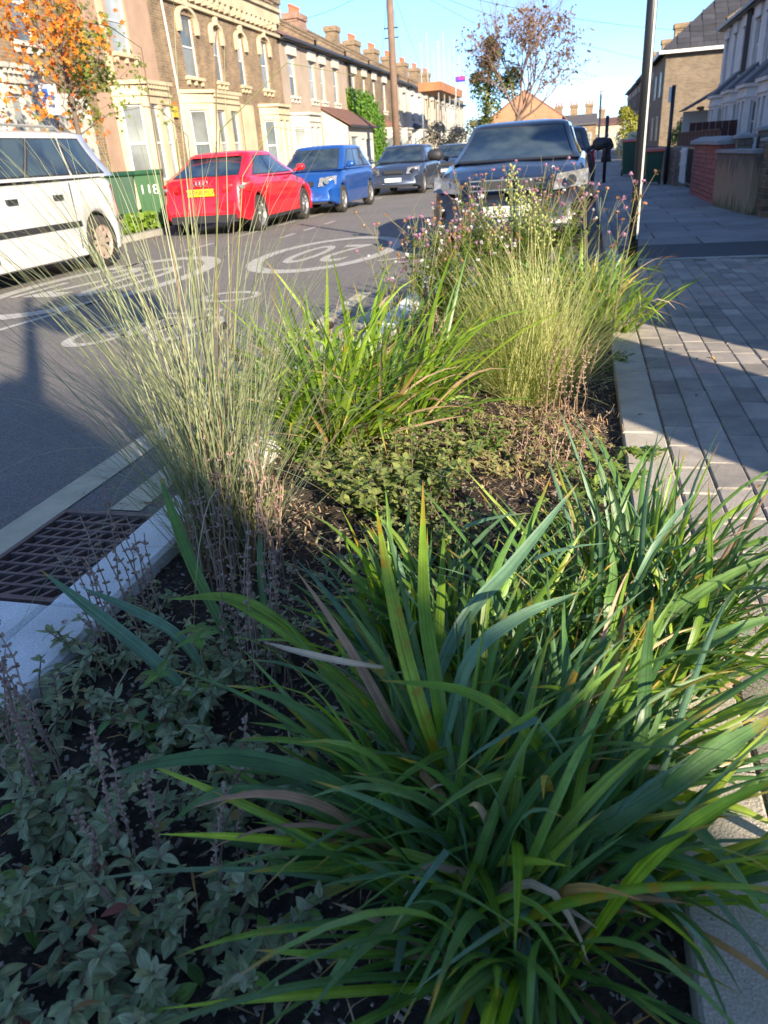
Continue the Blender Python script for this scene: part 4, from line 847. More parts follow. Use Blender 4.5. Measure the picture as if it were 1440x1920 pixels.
def front(C_, yf, z0, plate, txt, m=M_trim, wl=.62, lamp=None, hl_z=(.6, .8), hl_x=(.42, .8), back=.2):
    strip(C_, 'grille', m, None, None, (-.3, yf - .1, hl_z[0] + .02, .3, yf - .035, hl_z[0] + .12)); strip(C_, 'lower_intake', m, None, None, (-wl, yf - .12, z0, wl, yf - .01, z0 + .14))
    for sx in (-1, 1):
        A = [(sx * hl_x[1], yf - back - .02, hl_z[0] + .03), (sx * hl_x[0], yf - .015, hl_z[0]), (sx * (hl_x[0] + .04), yf - .1, hl_z[1] - .02), (sx * (hl_x[1] - .0), yf - back - .12, hl_z[1] + .01)]; patch(C_, 'headlight', M_lamp, A if sx < 0 else A[::-1], .035); b = MB(); b.disc((sx * (hl_x[0] + hl_x[1]) / 2, yf - back * .5 + .0, (hl_z[0] + hl_z[1]) / 2), (sx * .3, 1, 0), .055, .05, 14); b.build('headlight_bulb', M_chr, C_)
    pl = strip(C_, 'number_plate', M_plw, None, None, (-.26, yf - .02, z0 + .15, .26, yf + .012, z0 + .26)); text('plate_lettering', txt, .1, M_trim, pl, (0, yf + .016, z0 + .205), (pi / 2, 0, pi))
front(C_, 1.92, .24, 1, 'LK05 OSC')
# grey hatch
P_g = carpaint('grey_blue_paint', (.05, .065, .1), .5); C_, pane, PF, a, hl = car('dark grey blue hatchback facing the camera behind the blue people carrier', (-5.75, 26.6, ROADZ), pi, P_g, 4.1, 1.76, 1.43, [(-2.05, .6), (-1.95, .95), (-1.5, .97), (.9, .92), (1.6, .8), (1.9, .68), (2.05, .45)], .93, 1.0, (.2, -1.35), -1.85, (1.3, -1.3), r=.31)
pane(.06, .94, .06, .9, 'windscreen'); pane(2.08, 2.92, .14, .86, 'rear_window')
for s, e in ((1.1, 1.5), (1.54, 1.88), (3.5, 3.9), (3.12, 3.46)): pane(s, e, .1, .86)
mirror(C_, a, .85, .98, P_g); front(C_, 2.05, .24, 1, 'FL63 UCB')
# dark car on the left further on
C_, pane, PF, a, hl = car('dark car parked in the distance past the orange lidded bin', (-5.6, 36, ROADZ), pi, P_g, 4.1, 1.76, 1.43, [(-2.05, .6), (-1.95, .95), (-1.5, .97), (.9, .92), (1.6, .8), (1.9, .68), (2.05, .45)], .93, 1.0, (.2, -1.35), -1.85, (1.3, -1.3), r=.31)
pane(.06, .94, .06, .9, 'windscreen'); front(C_, 2.05, .24, 1, 'EJ12 HKX')
# black car behind the planter
P_k = carpaint('black_paint_car', (.012, .014, .022), .2); C_, pane, PF, a, hl = car('shiny black car facing the camera just behind the flowering planter', (-.82, 11.15, ROADZ), pi, P_k, 4.3, 1.8, 1.43, [(-2.15, .6), (-2.05, 1.0), (-1.5, 1.03), (1.0, .98), (1.45, .9), (1.8, .79), (2.03, .66), (2.15, .45)], .98, 1.1, (.35, -1.4), -1.95, (1.35, -1.35), r=.34, roof_in=.34, cab_in=.15)
pane(.05, .95, .05, .92, 'windscreen'); pane(2.08, 2.92, .14, .86, 'rear_window')
for s, e in ((1.1, 1.5), (1.54, 1.88), (3.5, 3.9), (3.12, 3.46)): pane(s, e, .1, .86)
mirror(C_, a, .95, 1.08, M_trim); front(C_, 2.15, .28, 1, 'GY59 UHB', hl_z=(.68, .86), hl_x=(.5, .87), back=.24)
for k in range(3): strip(C_, 'grille_bar', M_chr, None, None, (-.42, 2.09 - .02 * k, .7 + .05 * k, .42, 2.12 - .02 * k, .715 + .05 * k))
# car behind it, tail lights showing
P_n = carpaint('navy_paint', (.012, .018, .04), .3); C_, pane, PF, a, hl = car('navy car with red tail lights parked beyond the black car by the pavement', (-.65, 18.5, ROADZ), 0, P_n, 4.1, 1.74, 1.44, [(-2.05, .55), (-1.95, .98), (-1.5, 1.0), (.9, .92), (1.6, .8), (1.9, .68), (2.05, .45)], .96, 1.0, (.2, -1.35), -1.85, (1.3, -1.3), r=.31)
pane(2.08, 2.92, .14, .86, 'rear_window'); pane(.06, .94, .06, .9, 'windscreen')
for s, e in ((1.1, 1.5), (1.54, 1.88)): pane(s, e, .1, .86)
for sx in (-1, 1): A = [(sx * .84, -1.8, .7), (sx * .5, -2.03, .7), (sx * .5, -2.0, .95), (sx * .83, -1.78, .98)]; patch(C_, 'tail_lamp', M_red, A if sx < 0 else A[::-1], .03)
mirror(C_, a, .85, .98, P_n)
# far pedestrian
def person(label, x, y, h, m1):
    T = thing('person', label, 'person', (x, y, 0)); s = h / 1.75
    me = bpy.data.meshes.new('body'); V = [(0, 0, .95), (0, 0, 1.2), (0, 0, 1.42), (0, 0, 1.52), (0, .0, 1.68), (.1, .02, .5), (.1, .12, .06), (.1, -.03, .03), (-.1, -.02, .5), (-.1, -.16, .08), (-.1, -.28, .05), (.2, 0, 1.38), (.25, .05, 1.1), (.22, -.08, .88), (-.2, 0, 1.38), (-.25, -.02, 1.1), (-.22, .1, .9)]
    Ed = [(0, 1), (1, 2), (2, 3), (3, 4), (0, 5), (5, 6), (6, 7), (0, 8), (8, 9), (9, 10), (2, 11), (11, 12), (12, 13), (2, 14), (14, 15), (15, 16)]
    me.from_pydata([(q[0] * s, q[1] * s, q[2] * s) for q in V], Ed, []); o = obj('body', me, T); o.modifiers.new('skin', 'SKIN'); sk = me.skin_vertices[0].data if me.skin_vertices else None
    R_ = [.14, .15, .15, .06, .1, .08, .055, .04, .08, .055, .04, .07, .05, .04, .07, .05, .04]
    if not me.skin_vertices:
        import bmesh; bm = bmesh.new(); bm.from_mesh(me); ly = bm.verts.layers.skin.verify()
        for i, v_ in enumerate(bm.verts): v_[ly].radius = (R_[i] * s,) * 2; v_[ly].use_root = i == 0
        bm.to_mesh(me); bm.free()
    o.modifiers.new('sub', 'SUBSURF').render_levels = 1; me.materials.append(m1)
person('person in dark clothes walking far down the right pavement', 1.2, 48, 1.3, mat('dark_clothes', (.02, .02, .025), .9))
# ================================================================== TREES
def grow(b, p, d, L, r, depth, tips, spread=.5, up=.15, nb=(2, 3), rng=random, sides=5):
    n = 4; pts = [p]; q = Vector(p); dd = Vector(d).normalized()
    for k in range(n):
        dd = (dd + Vector((rng.uniform(-1, 1), rng.uniform(-1, 1), rng.uniform(-.6, 1))) * .13 + Vector((0, 0, up * .2))).normalized(); q = q + dd * L / n; pts.append(q.copy())
    b.tube(pts, [r * (1 - .45 * k / n) for k in range(n + 1)], sides if depth > 1 else 3, False)
    if depth == 0: tips.append((q, dd)); return
    for k in range(rng.randint(*nb)):
        a = dd.orthogonal().normalized(); a = Matrix.Rotation(rng.uniform(0, 2 * pi), 3, dd) @ a; nd = (dd + a * spread * rng.uniform(.6, 1.4) + Vector((0, 0, up))).normalized(); s = rng.choice(pts[2:])
        grow(b, s if k else pts[-1], nd, L * rng.uniform(.62, .85), r * .55, depth - 1, tips, spread, up, nb, rng, sides)
    tips.append((pts[2], dd))
M_bark = mat('bark', (.16, .12, .09), .9, .3, 8, fine=60, bmp=.4); M_twig = mat('twig_bark', (.2, .13, .1), .9, .3)
def leaf5(b, p, n, s, r):
    n = Vector(n).normalized(); a = n.orthogonal().normalized(); q = n.cross(a); th = random.random() * 6.3; u_ = a * cos(th) + q * sin(th); v_ = n.cross(u_); o = [b.vert(p, r)]
    for k in range(10):
        t = 2 * pi * k / 10; rr = s * (1 if k % 2 == 0 else .45); o.append(b.vert(Vector(p) + u_ * rr * cos(t) + v_ * rr * sin(t) - n * s * .2 * (k % 2 == 0), r))
    for k in range(10): b.face(o[0], o[1 + k], o[1 + (k + 1) % 10])
T = thing('maple_tree', 'slender street tree with orange leaves on the left and green leaves on the right', 'tree', (-8.6, 12.85, .04)); b = MB(); tips = []
rng = random.Random(11); b.tube([(0, 0, 0), (.02, 0, .9), (-.02, .02, 1.8), (0, 0, 2.6), (.02, .05, 4.2)], [.06, .05, .045, .035, .012], 8); b.build('trunk', M_bark, T, True); b = MB()
for k in range(18):
    z = 1.75 + 2.6 * k / 18; th = rng.uniform(0, 2 * pi); d = Vector((cos(th) * .6, sin(th) * 1.25, .5)); grow(b, Vector((0, 0, z)), d, .75 * (1 - .3 * k / 18), .013, 2, tips, .7, .12, (2, 3), rng, 4)
for dy, z in ((1.9, 2.9), (2.3, 3.3), (1.6, 2.3), (-1.3, 2.2), (-1.6, 2.9), (2.6, 3.0)): grow(b, Vector((0, 0, z - .6)), Vector((.0, dy, .65)), .95, .015, 2, tips, .6, .0, (2, 3), rng, 4)
b.build('branches', M_bark, T); lo, lg = MB(), MB()
for p, d in tips:
    for k in range(11):
        q = Vector(p) + Vector((random.gauss(0, .14), random.gauss(0, .14), random.gauss(-.05, .12)))
        orange = q.y < .2 + random.gauss(0, .35) or random.random() < .1
        leaf5(lo if orange else lg, q, (random.uniform(.2, 1), random.uniform(-1, .4), random.uniform(-.2, 1)), random.uniform(.035, .08) * .9, random.random())
lo.build('orange_leaves', leafmat('orange_leaf', [(.5, .12, .01), (.62, .22, .01), (.6, .3, .03), (.35, .1, .02)], trans=.5, ptint=(1.3, 1.0, .5)), T, kind='stuff'); lg.build('green_leaves', leafmat('tree_green_leaf', [(.1, .15, .02), (.16, .2, .03), (.22, .22, .03)], trans=.4), T, kind='stuff')
# bare tree with ivy far down the road
T = thing('bare_tree', 'large half bare tree with ivy and brown leaves rising over the parked cars', 'tree', (-3.6, 45, 0)); b = MB(); tips = []; rng = random.Random(5)
b.tube([(0, 0, 0), (.1, 0, 1.5), (.05, 0, 2.4)], [.28, .2, .17], 10); b.build('trunk', M_bark, T, True); b = MB()
for d, L, z in (((.05, 0, 1), 2.4, 2.3), ((.45, .2, 1), 2.1, 2.2), ((-.35, .1, 1), 2.2, 2.3), ((.7, -.2, .8), 1.7, 2.4), ((-.7, .2, .9), 1.7, 2.6), ((.2, .5, 1), 2, 2.3), ((.95, 0, .55), 1.5, 2.3)): grow(b, Vector((.05, 0, z)), d, L, .075, 5, tips, .6, .1, (2, 4), rng, 4)
b.build('branches', M_twig, T); b = MB()
for p, d in tips:
    if random.random() < .3 and p.z < 7.2:
        for k in range(3): leafcloud(b, 1, lambda: (Vector(p) + Vector((random.gauss(0, .14), random.gauss(0, .14), random.gauss(0, .14))), (random.gauss(0, 1), -1, random.gauss(0, 1))), .05)
b.build('brown_leaves', leafmat('brown_leaf', [(.2, .11, .06), (.27, .16, .08), (.16, .09, .06)], trans=.3, ptint=(1.2, 1, .6)), T, kind='stuff')
T = thing('ivy_clad_tree', 'dark green ivy covered tree standing left of the bare tree', 'tree', (-5.4, 46, 0)); b = MB(); b.tube([(0, 0, 0), (.1, 0, 3), (.3, 0, 6)], [.18, .12, .05], 8); b.build('trunk', M_bark, T); b = MB()
cl = [(.0, 2.3, .5), (.25, 3.1, .75), (-.1, 3.9, .8), (.5, 4.3, .8), (1.2, 3.9, .7), (1.5, 4.5, .55), (.2, 5.1, .6), (.6, 5.6, .45), (-.45, 4.5, .4), (.3, 6.1, .35)]
def ivt():
    c = random.choice(cl); v = Vector((random.gauss(0, 1), random.gauss(0, 1), random.gauss(0, 1))).normalized(); return Vector((c[0], 0, c[1])) + v * c[2] * random.uniform(.5, 1.1), v + Vector((0, 0, .4))
leafcloud(b, 4200, ivt, .09); b.build('ivy_leaves', leafmat('dark_ivy_leaf', [(.03, .06, .015), (.07, .1, .02), (.14, .14, .03)], trans=.2), T, kind='stuff')
def bush(label, loc, cl, n, m, s, cat='bush', nm='bush'):
    T = thing(nm, label, cat, loc); b = MB()
    def f(): c = random.choice(cl); v = Vector((random.gauss(0, 1), random.gauss(0, 1), random.gauss(0, 1))).normalized(); return Vector(c[:3]) + v * c[3] * random.uniform(.4, 1.12) ** .6, v + Vector((0, 0, .4))
    leafcloud(b, n, f, s); b.build('foliage', m, T, kind='stuff'); b = MB(); b.tube([(0, 0, 0), (.05, 0, cl[0][2])], [.06, .02], 6); b.build('stem', M_bark, T)
M_bush = leafmat('yellow_green_leaf', [(.12, .16, .02), (.25, .25, .03), (.32, .28, .05)], trans=.3); M_pale = leafmat('pale_twiggy_leaf', [(.3, .25, .18), (.4, .36, .28), (.22, .17, .12)], trans=.2)
bush('tall yellow green conifer bush at the far end of the right pavement', (2.3, 52, 0), [(0, 0, 1.2, .6), (.1, 0, 2.0, .65), (-.1, 0, 2.5, .4), (.5, 0, 1.8, .5), (0, 0, .5, .5)], 3000, M_bush, .07)
bush('white flowering bush low on the right pavement beneath the conifer', (1.75, 40, 0), [(0, 0, .8, .35), (.4, 0, 1.0, .4), (.1, 0, .5, .3)], 900, leafmat('white_bloom', [(.5, .5, .4), (.7, .68, .55)], trans=.2), .07)
bush('pale twiggy bush in a front garden below the scaffold', (-9.2, 50, 0), [(0, 0, 1.5, .8), (1, 0, 1.2, .7), (.4, 0, 2.2, .6), (1.6, 0, 1.9, .6)], 2600, M_pale, .08)
bush('dull olive bush behind the black car to the left', (-7.3, 56, 0), [(0, 0, 2.3, .8), (.8, 0, 1.8, .8), (0, 0, 1.2, .8)], 2000, leafmat('olive_leaf', [(.16, .15, .05), (.26, .22, .09)], trans=.3), .09)
bush('dark shrub in front of the blank brick gable wall', (4.6, 44, 0), [(0, 0, 1.0, .6), (.3, 0, 1.5, .5)], 900, M_ivy, .08)
b = MB()
leafcloud(b, 2600, lambda: ((random.uniform(-9.2, -8.3), random.uniform(11.6, 15.6), random.uniform(.05, .36)), (random.gauss(0, .5), -1, random.gauss(0, .6))), .06); tag(b.build('verge_grass', leafmat('verge_leaf', [(.12, .22, .02), (.2, .3, .03)], trans=.4), kind='stuff'), 'bright green grass and weeds at the foot of the green bins', 'grass')
# off-frame street tree behind the camera (its shadow lies on the road)
T = thing('street_tree', 'street tree behind the camera on the right pavement', 'tree', (2.0, -2.9, 0)); b = MB(); b.tube([(0, 0, 0), (0, 0, 5.0)], [.09, .05], 10); b.build('trunk', M_bark, T, True); b = MB()
for k in range(2600):
    v = Vector((random.gauss(0, 1), random.gauss(0, 1), random.gauss(0, 1))).normalized() * .62 * random.random() ** .4; leaf5(b, Vector((v.x, v.y, v.z * .8)) + Vector((.2, .75, 4.25)), v, .08, random.random())
b.build('crown', bpy.data.materials['tree_green_leaf'], T, kind='stuff')
# ================================================================== PLANTS
def strap(L, W, th0, th1, p=1.6, twist=0, n=11, fold=.28, kink=None, side=0., base=.55):
    """one strap leaf growing from the origin, bending towards +y"""
    b = MB(); y = z = x = 0.; rows = []
    for k in range(n + 1):
        t = k / n; th = th0 + (th1 - th0) * t ** p
        if kink and t > kink[0]: th += kink[1] * min(1, (t - kink[0]) / .05)
        w_ = W / 2 * (base + (1 - base) * min(1, t / .3)) * (1 if t < .45 else max(.015, 1 - ((t - .45) / .55) ** 2.1))
        tw = twist * t; c = Vector((x, y, z)); sx = Vector((cos(tw), -sin(tw) * cos(th), sin(tw) * sin(th))); T_ = Vector((0, sin(th), cos(th))); nn = sx.cross(T_)
        f = fold * (1 - .5 * t) * w_
        rows.append([b.vert(c - sx * w_ - nn * f, 0, t, 0), b.vert(c - sx * w_ * .45 - nn * f * .3, 0, t, .27), b.vert(c, 0, t, .5), b.vert(c + sx * w_ * .45 - nn * f * .3, 0, t, .73), b.vert(c + sx * w_ - nn * f, 0, t, 1)])
        s = L / n; y += sin(th) * s; z += cos(th) * s; x += side * s * t
    for r0, r1 in zip(rows, rows[1:]):
        for j in range(4): b.face(r0[j], r0[j + 1], r1[j + 1], r1[j])
    return b
def strap_path(pts, W, n=14, up=Vector((0, 0, 1)), r=0., taper=True, fold=.2, wb=.6):
    """leaf along world points (Catmull-Rom)"""
    P = [Vector(p) for p in pts]; P = [P[0] * 2 - P[1]] + P + [P[-1] * 2 - P[-2]]; C = []
    for k in range(n + 1):
        s = k / n * (len(P) - 3); i = min(int(s), len(P) - 4); u = s - i; a, b_, c, d = P[i:i + 4]
        C.append(.5 * ((2 * b_) + (c - a) * u + (2 * a - 5 * b_ + 4 * c - d) * u * u + (3 * b_ - a - 3 * c + d) * u ** 3))
    b = MB(); rows = []
    for k, c in enumerate(C):
        t = k / n; T_ = (C[min(k + 1, n)] - C[max(k - 1, 0)]).normalized(); view = (c - CAM).normalized(); sx = T_.cross(up + Vector((.2, -.5, 0))).normalized(); nn = sx.cross(T_)
        w_ = W / 2 * (wb + (1 - wb) * min(1, t / .3)) * (1 if t < .5 else max(.02, 1 - ((t - .5) / .5) ** 2)); f = fold * w_
        rows.append([b.vert(c - sx * w_ + nn * f, r, t, 0), b.vert(c - sx * w_ * .45 + nn * f * .3, r, t, .27), b.vert(c, r, t, .5), b.vert(c + sx * w_ * .45 + nn * f * .3, r, t, .73), b.vert(c + sx * w_ + nn * f, r, t, 1)])
    for r0, r1 in zip(rows, rows[1:]):
        for j in range(4): b.face(r0[j], r0[j + 1], r1[j + 1], r1[j])
    return b
TAN = (.38, .26, .16)
G_dark = leafmat('strap_leaf_green', [(.045, .115, .03), (.07, .16, .045), (.11, .22, .045), (.06, .135, .045), (.17, .3, .05), (.1, .19, .065), (.04, .1, .03)], TAN, .985, yellow=.06, trans=.3, stripes=9, spots=.8, rough=.36)
G_blue = leafmat('strap_leaf_blue', [(.085, .17, .095), (.12, .22, .13)], TAN, 1.01, trans=.25, stripes=9, rough=.4)
G_lite = leafmat('strap_leaf_bright', [(.12, .22, .02), (.2, .33, .03), (.32, .43, .045), (.12, .22, .03)], (.4, .25, .1), .98, yellow=.1, trans=.42, stripes=7, rough=.4)
G_dead = leafmat('dead_leaf', [(.42, .29, .19), (.3, .17, .1), (.5, .38, .26), (.45, .24, .06)], None, trans=.25, stripes=8, rough=.75, ptint=(1.1, 1, .7))
G_yel = leafmat('yellowing_leaf', [(.34, .27, .04), (.24, .28, .04), (.38, .24, .05)], (.25, .1, .04), .85, trans=.4, stripes=8)
def clump(label, loc, n, L, W, mats_, th0=(.05, .6), th1=(.7, 2.1), rad=.09, nvar=26, dead=.07, stuff=0, cat='strap leaf plant', sector=None, zs=(.7, 1.1), nm='strap_leaf_clump', blades=11, tilt=.25, bias=None):
    T = thing(nm, label, cat, loc, 0, None); V = []
    for k in range(nvar):
        kk = (random.uniform(.5, .8), random.uniform(.5, 1.5)) if random.random() < .18 else None; q = random.random()
        b = strap(random.uniform(*L), random.uniform(*W), random.uniform(*th0), random.uniform(*th1), random.uniform(1.1, 2.6), random.uniform(-1.2, 1.2), blades, .3, kk, random.uniform(-.25, .25)); V.append(b)
    M0 = [b.mesh('leaf', mats_[k % len(mats_)], True) for k, b in enumerate(V)]; MD = [b.mesh('dead_leaf', G_dead, True) for b in V[:8]]; MY = [b.mesh('leaf', G_yel, True) for b in V[8:12]]
    fans = []
    for k in range(max(6, n // 16)):
        r = rad * 2.1 * sqrt(random.random()); ph = random.uniform(0, 2 * pi); fans.append((Vector((r * cos(ph), r * sin(ph), 0)), random.uniform(0, 2 * pi), ph, r / (rad * 2.1)))
    def place():
        c, plane_, ph, q = random.choice(fans); az = plane_ + (pi if random.random() < .5 else 0) + random.gauss(0, .5)
        if random.random() < .45: az = pi / 2 - ph + random.gauss(0, .8)
        if bias and random.random() < .3: az = bias + random.gauss(0, .7)
        return c + Vector((random.gauss(0, .018), random.gauss(0, .018), random.uniform(-.02, .01))), az
    for k in range(n):
        p, az = place(); r = random.random(); dead_ = r < dead; me = random.choice(MD) if dead_ else random.choice(MY) if r < dead + .02 else random.choice(M0); s = random.uniform(*zs)
        obj('dead_leaf' if dead_ else 'leaf', me, T, p, (random.gauss(0, tilt * .6), random.gauss(0, tilt * .6), -az), (s * (.55 if dead_ else 1), s, s * (random.uniform(.5, .9) if dead_ else 1)))
    if stuff:
        b = MB()
        for k in range(stuff):
            p, az = place(); v = random.choice(V); s = random.uniform(.45, .95); M = Matrix.Translation(p) @ Matrix.Rotation(-az, 4, 'Z') @ Matrix.Scale(s, 4); r = random.random(); o = len(b.v); b.cur = 1 if random.random() < .12 else 0
            b.v += [tuple(M @ Vector(q)) for q in v.v]; b.f += [tuple(i + o for i in f) for f in v.f]; b.m += [b.cur] * len(v.f); b.r += [r] * len(v.v); b.t += v.t; b.u += v.u
        b.build('inner_leaves', [mats_[0], G_dead], T, True, kind='stuff')
    return T
def screen(px, py, depth):
    """helper used while laying leaves out: a point `depth` metres in front of the lens"""
    return CAM + (RT * (px - 720) / FPX - UPV * (py - 960) / FPX + FW) * depth
FC = clump('large dark green strap leaved clump filling the bottom right foreground', (-.06, .88, -.04), 300, (.36, .66), (.011, .024), [G_dark, G_dark, G_lite, G_blue, G_lite, G_dark], th0=(.15, 1.0), th1=(.7, 2.2), rad=.095, nvar=56, stuff=560, bias=.5)
RC = clump('green strap leaved clump leaning over the paving at the right edge', (.16, 1.42, -.04), 290, (.34, .62), (.01, .02), [G_dark, G_dark, G_blue, G_lite, G_lite], th0=(.05, .7), th1=(.7, 2.0), rad=.085, nvar=40, stuff=240, bias=1.3)
BC = clump('upright strap leaved clump in front of the small leaved shrub', (-.24, 1.34, -.04), 190, (.3, .56), (.012, .024), [G_dark, G_blue, G_dark, G_lite], th0=(.0, .5), th1=(.4, 1.5), rad=.085, nvar=32, stuff=100)
clump('bright green sunlit strap leaved clump beside the dried seed heads', (-.98, 3.05, -.05), 300, (.42, .82), (.014, .025), [G_lite, G_lite, G_lite, G_dark], th0=(.1, 1.0), th1=(.6, 2.1), rad=.15, nvar=30, dead=.1, stuff=700, blades=8)
clump('bright green strap leaved clump beyond the pale feathery grass', (.1, 4.9, -.05), 260, (.42, .74), (.013, .021), [G_lite, G_lite, G_dark], th0=(.05, .6), th1=(.6, 1.9), rad=.12, nvar=24, stuff=360, blades=8)
# larger single leaves of the three near clumps, drawn as curves in the bed
def hero(T, spec, W, m, nm='leaf', **k):
    P = [screen(*s) for s in spec]; b = strap_path(P, W, **k); o = b.build(nm, m, None, True); o.parent = T; o.matrix_parent_inverse = Matrix.Translation(-Vector(T.location)); return o
hero(FC, [(800, 1600, 1.25), (640, 1480, 1.15), (480, 1425, 1.12), (330, 1425, 1.15), (180, 1460, 1.2)], 0.027, G_dark)
hero(FC, [(820, 1640, 1.22), (650, 1540, 1.14), (520, 1490, 1.12), (400, 1490, 1.16), (310, 1550, 1.22)], 0.022, G_dark)
hero(FC, [(850, 1500, 1.25), (780, 1300, 1.2), (735, 1120, 1.28), (705, 950, 1.38)], 0.025, G_lite)
hero(FC, [(850, 1520, 1.25), (820, 1300, 1.2), (795, 1130, 1.28), (793, 900, 1.4)], 0.024, G_lite)
hero(FC, [(760, 1420, 1.25), (860, 1180, 1.3), (960, 1060, 1.3), (1085, 905, 1.32)], 0.025, G_blue)
hero(FC, [(830, 1400, 1.2), (880, 1240, 1.15), (970, 1160, 1.14), (1085, 1110, 1.16)], 0.022, G_blue)
hero(FC, [(1080, 1560, 1.2), (1010, 1400, 1.1), (880, 1300, 1.08), (710, 1275, 1.12)], 0.018, G_lite)
hero(FC, [(950, 1640, 1.15), (1180, 1520, 1.04), (1330, 1420, 1.05), (1470, 1330, 1.1)], 0.033, G_dark)
hero(FC, [(900, 1540, 1.2), (960, 1700, 1.08), (990, 1830, 1.03), (1010, 1960, 1.02)], 0.027, G_blue)
hero(FC, [(1000, 1600, 1.2), (1150, 1600, 1.06), (1260, 1700, 1.0), (1370, 1830, .98)], 0.015, G_blue)
hero(FC, [(1080, 1500, 1.2), (1230, 1500, 1.08), (1350, 1600, 1.02), (1450, 1740, 1.0)], 0.019, G_dark)
hero(FC, [(930, 1560, 1.22), (1010, 1420, 1.12), (1060, 1300, 1.14), (1055, 1140, 1.2)], 0.022, G_dark)
hero(FC, [(1140, 1600, 1.2), (1200, 1380, 1.12), (1210, 1250, 1.15), (1225, 1120, 1.2)], 0.022, G_dark)
hero(FC, [(980, 1720, 1.12), (860, 1640, 1.08), (760, 1600, 1.1), (720, 1640 - 40, 1.12)], 0.016, G_lite)
hero(FC, [(820, 1800, 1.12), (700, 1760, 1.08), (620, 1850, 1.08), (560, 1960, 1.1)], 0.022, G_dark)
hero(FC, [(760, 1600, 1.15), (680, 1640, 1.12), (600, 1680, 1.12), (512, 1735, 1.14)], 0.019, G_yel)
hero(FC, [(720, 1252, 1.25), (640, 1240, 1.22), (560, 1222, 1.22), (492, 1203, 1.25)], 0.012, G_dead, 'dead_leaf')
hero(FC, [(1120, 1545, 1.08), (1250, 1530, 1.02), (1340, 1510, 1.0), (1460, 1480, .98)], 0.010, G_yel)
hero(RC, [(1150, 1300, 1.55), (1230, 1180, 1.4), (1330, 1100, 1.35), (1470, 1030, 1.35)], 0.024, G_dark)
hero(RC, [(1180, 1350, 1.5), (1300, 1230, 1.3), (1380, 1180, 1.25), (1480, 1150, 1.25)], 0.022, G_dark)
hero(RC, [(1130, 1250, 1.6), (1200, 1080, 1.5), (1250, 990, 1.5), (1312, 917, 1.52)], 0.015, G_blue)
hero(RC, [(1150, 1300, 1.5), (1140, 1150, 1.45), (1150, 1080, 1.48), (1143, 1005, 1.5)], 0.019, G_dark)
hero(RC, [(1230, 1400, 1.4), (1300, 1200, 1.35), (1330, 1060, 1.42), (1328, 895, 1.55)], 0.015, G_lite)
ST = thing('young_strap_plant', 'few broad blue green leaves reaching over the white kerb from among dry stalks', 'strap leaf plant', (-.72, 1.2, -.04))
hero(ST, [(385, 1330, 1.62), (290, 1240, 1.6), (180, 1150, 1.62), (75, 1068, 1.68)], .03, G_blue); hero(ST, [(400, 1280, 1.68), (330, 1190, 1.66), (240, 1140, 1.68), (150, 1100, 1.72)], .024, G_blue); hero(ST, [(430, 1200, 1.85), (370, 1080, 1.9), (330, 980, 1.95), (298, 890, 2.0)], .03, G_dark); hero(ST, [(600, 1230, 1.6), (500, 1150, 1.55), (420, 1120, 1.56), (315, 1124, 1.6)], .026, G_lite); hero(ST, [(500, 1200, 1.6), (490, 1080, 1.6), (485, 1000, 1.62)], .016, G_dark)
# ---- thin grasses
def blade_np(n, base_r, L, W, th0, th1, az=None, p=1.7, S=9, cx=0, cy=0, seed=1, droop=None):
    g = np.random.default_rng(seed); Lx = g.uniform(*L, n); w_ = g.uniform(*W, n); a0 = g.uniform(*th0, n); a1 = g.uniform(*th1, n); A = g.uniform(0, 2 * pi, n) if az is None else g.normal(az[0], az[1], n)
    r = base_r * np.sqrt(g.random(n)); ph = g.uniform(0, 2 * pi, n); x = cx + r * np.cos(ph); y = cy + r * np.sin(ph); z = np.full(n, -.01); a0 = a0 * (.3 + r / base_r)
    curl = g.normal(0, .35, n); pp = g.uniform(1.0, p * 1.5, n); P = []; rr = g.random(n)
    for k in range(S + 1):
        t = k / S; th = a0 + (a1 - a0) * t ** pp; Ak = A + curl * t; hw = w_ / 2 * (1 - t ** 2.5 * .93)
        sx, sy = -np.sin(Ak) * hw, np.cos(Ak) * hw
        P.append(np.stack([np.stack([x - sx, y - sy, z], 1), np.stack([x + sx, y + sy, z], 1)], 1)); s = Lx / S; x = x + np.sin(th) * np.cos(Ak) * s; y = y + np.sin(th) * np.sin(Ak) * s; z = z + np.cos(th) * s
    V = np.stack(P, 1).reshape(-1, 3); idx = np.arange(n)[:, None] * (2 * (S + 1)) + np.arange(S)[None, :] * 2; idx = idx.reshape(-1)
    F = np.stack([idx, idx + 1, idx + 3, idx + 2], 1); rv = np.repeat(rr, 2 * (S + 1)); tv = np.tile(np.repeat(np.arange(S + 1) / S, 2), n); uv = np.tile([0., 1.], n * (S + 1)); return V, F, rv, tv, uv
def grass(label, loc, n, nobj, base_r, L, W, th0, th1, m, cat='ornamental grass', nm='ornamental_grass', extra=(), part='blade', S=9, **k):
    T = thing(nm, label, cat, loc); b = MB(); b.arrays(*blade_np(n, base_r, L, W, th0, th1, seed=random.randint(1, 9999), S=S, **k))
    for e in extra: b.arrays(*blade_np(seed=random.randint(1, 9999), S=S, **e))
    b.build('fine_blades', m, T, kind='stuff'); V = []
    for q in range(24): c = MB(); c.arrays(*blade_np(1, .001, L, W, (th0[0], th0[1]), th1, az=(0, .01), seed=q + 50, S=S + 3)); V.append(c.mesh(part, m))
    for q in range(nobj): r = base_r * sqrt(random.random()); ph = random.uniform(0, 6.28); obj(part, V[q % 24], T, (r * cos(ph), r * sin(ph), 0), (0, 0, random.uniform(0, 6.28)), random.uniform(.75, 1.1))
    return T
